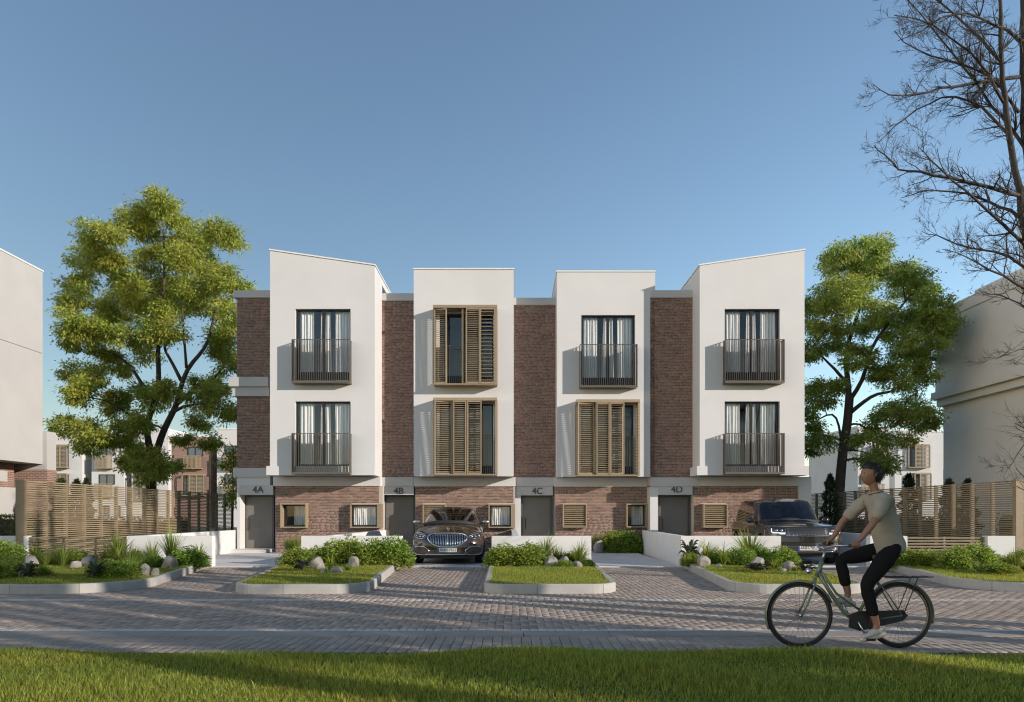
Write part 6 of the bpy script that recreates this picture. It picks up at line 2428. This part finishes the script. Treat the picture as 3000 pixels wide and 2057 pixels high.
for k, (x, w, z) in enumerate(((3.76, .018, .965), (3.80, .028, .97), (3.87, .05, .965), (3.94, .085, .97), (4.00, .095, .985), (4.03, .06, .985))):
    rows.append([(x, CY + w * math.cos(a), z - .025 + .03 * max(-.4, math.sin(a))) for a in [2 * math.pi * q / 14 for q in range(14)]])
m.grid(rows, closed_u=True)
m.f.append(tuple(reversed(range(14)))); m.m.append(0); m.f.append(tuple(range(70, 84))); m.m.append(0)
part('saddle', m, 'leather')
ped = {-1: (3.66, .115), 1: (3.49, .455)}
for s in (-1, 1):
    m = MB(); m.tube([pt(*bb, s * .07), pt(*ped[s], s * .085)], .011, 8); part('crank', m, 'alloy')
    m = MB(); m.box(ped[s][0] - .045, ped[s][0] + .045, CY + s * .13 - .04, CY + s * .13 + .04, ped[s][1] - .012, ped[s][1] + .012); part('pedal', m, 'black_trim', smooth=False)
m = MB()
m.prism_y([(3.49, .22), (3.60, .185), (4.05, .29), (4.10, .345), (4.05, .40), (3.60, .39), (3.50, .35)], CY - .055, CY - .035)
part('chain_guard', m, 'black_trim', smooth=False)
m = MB()
for s in (-1, 1):
    m.tube([pt(3.86, .735, s * .06), pt(4.36, .745, s * .06)], .006, 6)
    m.tube([pt(4.20, .74, s * .06), pt(4.05, .36, s * .06)], .005, 6)
for k in range(5):
    m.tube([pt(3.92 + k * .1, .745, -.06), pt(3.92 + k * .1, .745, .06)], .005, 6)
part('rear_rack', m, 'black_trim')
m = MB(); m.tube([pt(3.12, .80), pt(3.09, .80), pt(3.07, .80)], [.02, .034, .03], 12); part('front_lamp', m, 'chrome')


# ---- the rider: one skinned body, clothes as children
def skinned(name, chains, mat, parent, levels=2):
    """chains: lists of (key or None, (x,y,z), radius); a key shared between chains is one vertex."""
    vs, es, rad, key = [], [], [], {}
    for ch in chains:
        prev = None
        for k, p, r in ch:
            if k in key: i = key[k]
            else:
                i = len(vs); vs.append(Vector(p) - ORG[parent.name]); rad.append(r if isinstance(r, tuple) else (r, r))
                if k: key[k] = i
            if prev is not None and prev != i: es.append((prev, i))
            prev = i
    me = bpy.data.meshes.new(name)
    me.from_pydata(vs, es, [])
    o = link(name, me, parent)
    ORG[o.name] = ORG[parent.name]
    md = o.modifiers.new('skin', 'SKIN')
    md.use_smooth_shade = True
    md.branch_smoothing = .6
    sk = me.skin_vertices[0].data
    for i, r in enumerate(rad):
        sk[i].radius = r
        sk[i].use_root = (i == 0)
    sb = o.modifiers.new('sub', 'SUBSURF'); sb.levels = levels; sb.render_levels = levels
    bpy.context.view_layer.update()
    bake_modifiers(o)
    o.data.materials.clear(); o.data.materials.append(M[mat])
    o.data.polygons.foreach_set('use_smooth', [True] * len(o.data.polygons))
    return o


rider = empty('person', (3.9, CY, .1), label='person in loose beige shirt and dark trousers riding the bicycle', cat='person')
ys = {-1: -.085, 1: .085}
hip = {s: (3.915, CY + s * .085, 1.02) for s in (-1, 1)}
knee = {-1: (3.635, CY - .105, .66), 1: (3.475, CY + .115, .915)}
ank = {-1: (3.745, CY - .115, .255), 1: (3.565, CY + .115, .545)}
toe = {-1: (3.60, CY - .125, .145), 1: (3.435, CY + .125, .478)}
heel = {-1: (3.785, CY - .115, .205), 1: (3.60, CY + .115, .49)}
sho = {s: (3.80, CY + s * .165, 1.565) for s in (-1, 1)}
elb = {-1: (3.615, CY - .285, 1.30), 1: (3.585, CY + .28, 1.32)}
wri = {s: (3.475, CY + s * .285, 1.125) for s in (-1, 1)}
pal = {s: (3.43, CY + s * .285, 1.112) for s in (-1, 1)}
body = [[('pel', (3.925, CY, 1.04), .092), ('wai', (3.895, CY, 1.20), .092), ('che', (3.845, CY, 1.40), .10), ('upc', (3.815, CY, 1.54), .072), ('nek', (3.785, CY, 1.635), .049), ('nk2', (3.765, CY, 1.70), .047), ('skl', (3.748, CY, 1.77), .05)]]
for s in (-1, 1):
    body.append([('pel', None, 0), (f'h{s}', hip[s], .078), (f't{s}', tuple(Vector(hip[s]).lerp(Vector(knee[s]), .5)), .070), (f'k{s}', knee[s], .052), (f'c{s}', tuple(Vector(knee[s]).lerp(Vector(ank[s]), .35)), .052), (f'a{s}', ank[s], .036), (f'f{s}', tuple(Vector(heel[s]).lerp(Vector(toe[s]), .35)), .036), (f'o{s}', toe[s], .03)])
    body.append([('upc', None, 0), (f's{s}', sho[s], .062), (f'u{s}', tuple(Vector(sho[s]).lerp(Vector(elb[s]), .5)), .047), (f'e{s}', elb[s], .038), (f'm{s}', tuple(Vector(elb[s]).lerp(Vector(wri[s]), .4)), .036), (f'w{s}', wri[s], .025), (f'p{s}', pal[s], (.034, .024))])
    for q in range(4):                              # fingers curl over the grip
        yy = CY + s * (.285 + (q - 1.5) * .0) 
        xo = -.030 + q * .019
        x0 = pal[s][0] + xo
        L = (.9, 1.0, .97, .8)[q]
        body.append([(f'p{s}', None, 0), (f'g{s}{q}', (x0, CY + s * .305, 1.108), .0095), (f'g2{s}{q}', (x0, CY + s * .318 , 1.085), .009), (f'g3{s}{q}', (x0, CY + s * .300, 1.060), .0085), (f'g4{s}{q}', (x0 + .002, CY + s * (.300 - .022 * L), 1.056), .0075)])
    body.append([(f'p{s}', None, 0), (f'th{s}', (3.415, CY + s * .262, 1.10), .011), (f'th2{s}', (3.40, CY + s * .252, 1.075), .0095), (f'th3{s}', (3.395, CY + s * .262, 1.06), .008)])
fixed = []
for ch in body:
    fixed.append([(k, p if p is not None else (0, 0, 0), r) for k, p, r in ch])
bd = skinned('body', fixed, 'skin', rider)


def head_point(f, y, z, grow=0.0):
    """Unit direction (forward, side, up) -> point of the head; grow thickens it for the hair."""
    def bump(cf, cy, cz, w): return math.exp(-((f - cf) ** 2 + (abs(y) - cy) ** 2 + (z - cz) ** 2) / (w * w))
    rf = .094 if f > 0 else .104
    sy = .076 * (1 + .22 * min(0, z))
    r = 1.0
    add = .026 * bump(.98, 0, -.10, .16) - .009 * bump(.90, .36, .10, .2) + .006 * bump(.93, .2, .28, .2) + .010 * bump(.72, 0, -.70, .25) + .006 * bump(.93, 0, -.36, .14) + .006 * bump(.6, .7, -.2, .3)
    px = f * (rf + add + grow)
    if z < -.3 and f < 0: px *= 1 + .55 * (z + .3)
    return (3.738 - px, CY + y * (sy + grow), 1.808 + z * ((.112 if z > 0 else .118) + grow))


def head_mesh(grow, keep=None):
    m = MB()
    nu, nv = 36, 24
    pts = {}
    rows = []
    for i in range(nv + 1):
        ph = math.pi * i / nv
        rows.append([(math.cos(2 * math.pi * k / nu) * math.sin(ph), math.sin(2 * math.pi * k / nu) * math.sin(ph), math.cos(ph)) for k in range(nu)])
    vs = [head_point(*d, grow=grow if not callable(grow) else grow(*d)) for r in rows for d in r]
    fs = []
    for i in range(nv):
        for k in range(nu):
            q = (i * nu + k, i * nu + (k + 1) % nu, (i + 1) * nu + (k + 1) % nu, (i + 1) * nu + k)
            fs.append(q[::-1])
    m.add(vs, fs)
    return m


hm = head_mesh(0.0).build('head_tmp', M['skin'], rider, smooth=True)
bm = bmesh.new(); bm.from_mesh(bd.data); bm.from_mesh(hm.data)
bm.to_mesh(bd.data); bm.free()
bpy.data.objects.remove(hm)
rm = bd.modifiers.new('weld', 'REMESH'); rm.mode = 'VOXEL'; rm.voxel_size = .0055; rm.use_smooth_shade = True
bpy.context.view_layer.update()
bake_modifiers(bd)
bd.data.materials.clear(); bd.data.materials.append(M['skin'])
shirt = [[('hem', (3.965, CY, .955), (.145, .165)), ('pel', (3.945, CY, 1.05), (.145, .165)), ('wai', (3.91, CY, 1.19), (.132, .155)), ('mid', (3.88, CY, 1.31), (.13, .158)), ('che', (3.848, CY, 1.43), (.132, .16)), ('upc', (3.82, CY, 1.545), (.125, .145)), ('col', (3.790, CY, 1.62), (.08, .082))]]
for s in (-1, 1):
    e2 = tuple(Vector(sho[s]).lerp(Vector(elb[s]), .55)); e3 = tuple(Vector(sho[s]).lerp(Vector(elb[s]), .92))
    shirt.append([('upc', None, 0), (f's{s}', (sho[s][0], sho[s][1], sho[s][2] - .005), .088), (f'u{s}', e2, .070), (f'v{s}', e3, .066)])
sh = skinned('shirt', [[(k, p if p is not None else (0, 0, 0), r) for k, p, r in ch] for ch in shirt], 'shirt', rider)
tx_ = bpy.data.textures.new('folds', 'CLOUDS'); tx_.noise_scale = .06
md = sh.modifiers.new('folds', 'DISPLACE'); md.texture = tx_; md.strength = .042; md.mid_level = .5
tr = [[('pel', (3.93, CY, 1.03), (.138, .15)), ('wst', (3.92, CY, 1.12), (.12, .135))]]
for s in (-1, 1):
    k2 = tuple(Vector(knee[s]).lerp(Vector(ank[s]), .45)); k3 = tuple(Vector(knee[s]).lerp(Vector(ank[s]), .78))
    tr.append([('pel', None, 0), (f'h{s}', hip[s], .112), (f't{s}', tuple(Vector(hip[s]).lerp(Vector(knee[s]), .5)), .094), (f'k{s}', knee[s], .07), (f'c{s}', k2, .062), (f'd{s}', k3, .056)])
trs = skinned('trousers', [[(k, p if p is not None else (0, 0, 0), r) for k, p, r in ch] for ch in tr], 'trousers', rider)
md = trs.modifiers.new('folds', 'DISPLACE'); md.texture = tx_; md.strength = .018; md.mid_level = .5
for s in (-1, 1):
    hl_, to_ = Vector(heel[s]), Vector(toe[s])
    ft = skinned('shoe', [[('a', tuple(hl_ + Vector((.01, 0, -.005))), (.045, .05)), ('b', tuple(hl_.lerp(to_, .4) + Vector((0, 0, .005))), (.046, .046)), ('c', tuple(hl_.lerp(to_, .8) + Vector((0, 0, -.008))), (.045, .032)), ('d', tuple(to_ + Vector((-.03, 0, -.012))), (.036, .024))]], 'shoe', rider)
def hair_grow(f, y, z):
    """Thick over crown and back of the head, tucked under the skin over the face and neck."""
    line = .52 - .10 * abs(y) if f > .15 else (-.05 - .65 * max(0, min(1, (.15 - f) / .5)))
    t = max(0, min(1, (z - line) / .10))
    return -.02 + t * (.034 + .007 * math.sin(f * 31 + z * 17) * math.sin(y * 23) + .004 * math.sin(y * 61 + z * 40))


hr = head_mesh(hair_grow).build('hair', M['hair'], rider, smooth=True)
# loose strands over the hair
SV, SF = [], []
hrng = random.Random(3)
for _ in range(2600):
    d = Vector((hrng.gauss(0, 1), hrng.gauss(0, 1), hrng.gauss(.3, 1))).normalized()
    if hair_grow(d.x, d.y, d.z) < .006: continue
    a = Vector(head_point(d.x, d.y, d.z, hair_grow(d.x, d.y, d.z) - .003))
    dr_ = Vector((-d.x * .4 + .5, d.y * .5, d.z * .6 - .55)) + Vector((hrng.gauss(0, .25), hrng.gauss(0, .25), hrng.gauss(0, .25)))
    dr_.normalize()
    sd_ = dr_.cross(Vector((hrng.gauss(0, 1), hrng.gauss(0, 1), hrng.gauss(0, 1)))).normalized() * .0018
    L_ = hrng.uniform(.018, .038)
    b = len(SV)
    SV += [a - sd_ - ORG[rider.name], a + sd_ - ORG[rider.name], a + dr_ * L_ + Vector((0, 0, -.004)) - ORG[rider.name]]
    SF.append((b, b + 1, b + 2))
tag(link('hair_strands', np_mesh('hair_strands', np.array(SV), np.array(SF), M['hair']), hr), kind='stuff')
for s in (-1, 1):
    e = Vector(head_point(.915, s * .38, .10))
    m = MB(); m.tube([e + Vector((.006, 0, 0)), e + Vector((-.001, 0, 0)), e + Vector((-.003, 0, 0))], [.011, .009, .003], 10); m.build('eye', M['plate_ink'], bd, smooth=True)
    e = Vector(head_point(-.12, s * .99, -.02))
    m = MB(); m.tube([e + Vector((-.006, 0, -.028)), e + Vector((0, s * .006, -.01)), e + Vector((.004, s * .008, .012)), e + Vector((0, s * .003, .028))], [.008, .013, .015, .006], 8); m.build('ear', M['skin'], bd, smooth=True)
M['lips'] = pmat('lips', (0.26, 0.10, 0.075), 0.5, var=0.05)
pa = [Vector(head_point(.90, y, -.40)) for y in (-.24, -.1, 0, .1, .24)]
m = MB(); m.tube(pa, [.003, .006, .006, .006, .003], 6); m.build('mouth', M['lips'], bd, smooth=True)

ring = [Vector((3.784 + .066 * math.cos(a), CY + .066 * math.sin(a), 1.628 + .016 * math.cos(a))) for a in [2 * math.pi * k / 20 for k in range(20)]]
m = MB(); m.tube(ring, .011, 6, closed=True); m.build('collar', M['shirt'], sh, smooth=True)
for s in (-1, 1):
    hl_, to_ = Vector(heel[s]), Vector(toe[s])
    d = (to_ - hl_).normalized()
    up = Vector((0, 0, 1)) - d * d.z
    pts = [hl_ - d * .035 - up * .047, hl_.lerp(to_, .5) - up * .043, to_ + d * .045 - up * .030]
    m = MB(); m.tube([pts[0], pts[0].lerp(pts[1], .3), pts[1], pts[2] - d * .03, pts[2]], [.022, .034, .034, .032, .016], 8); o = m.build('shoe_sole', M['cream'], rider, smooth=True)
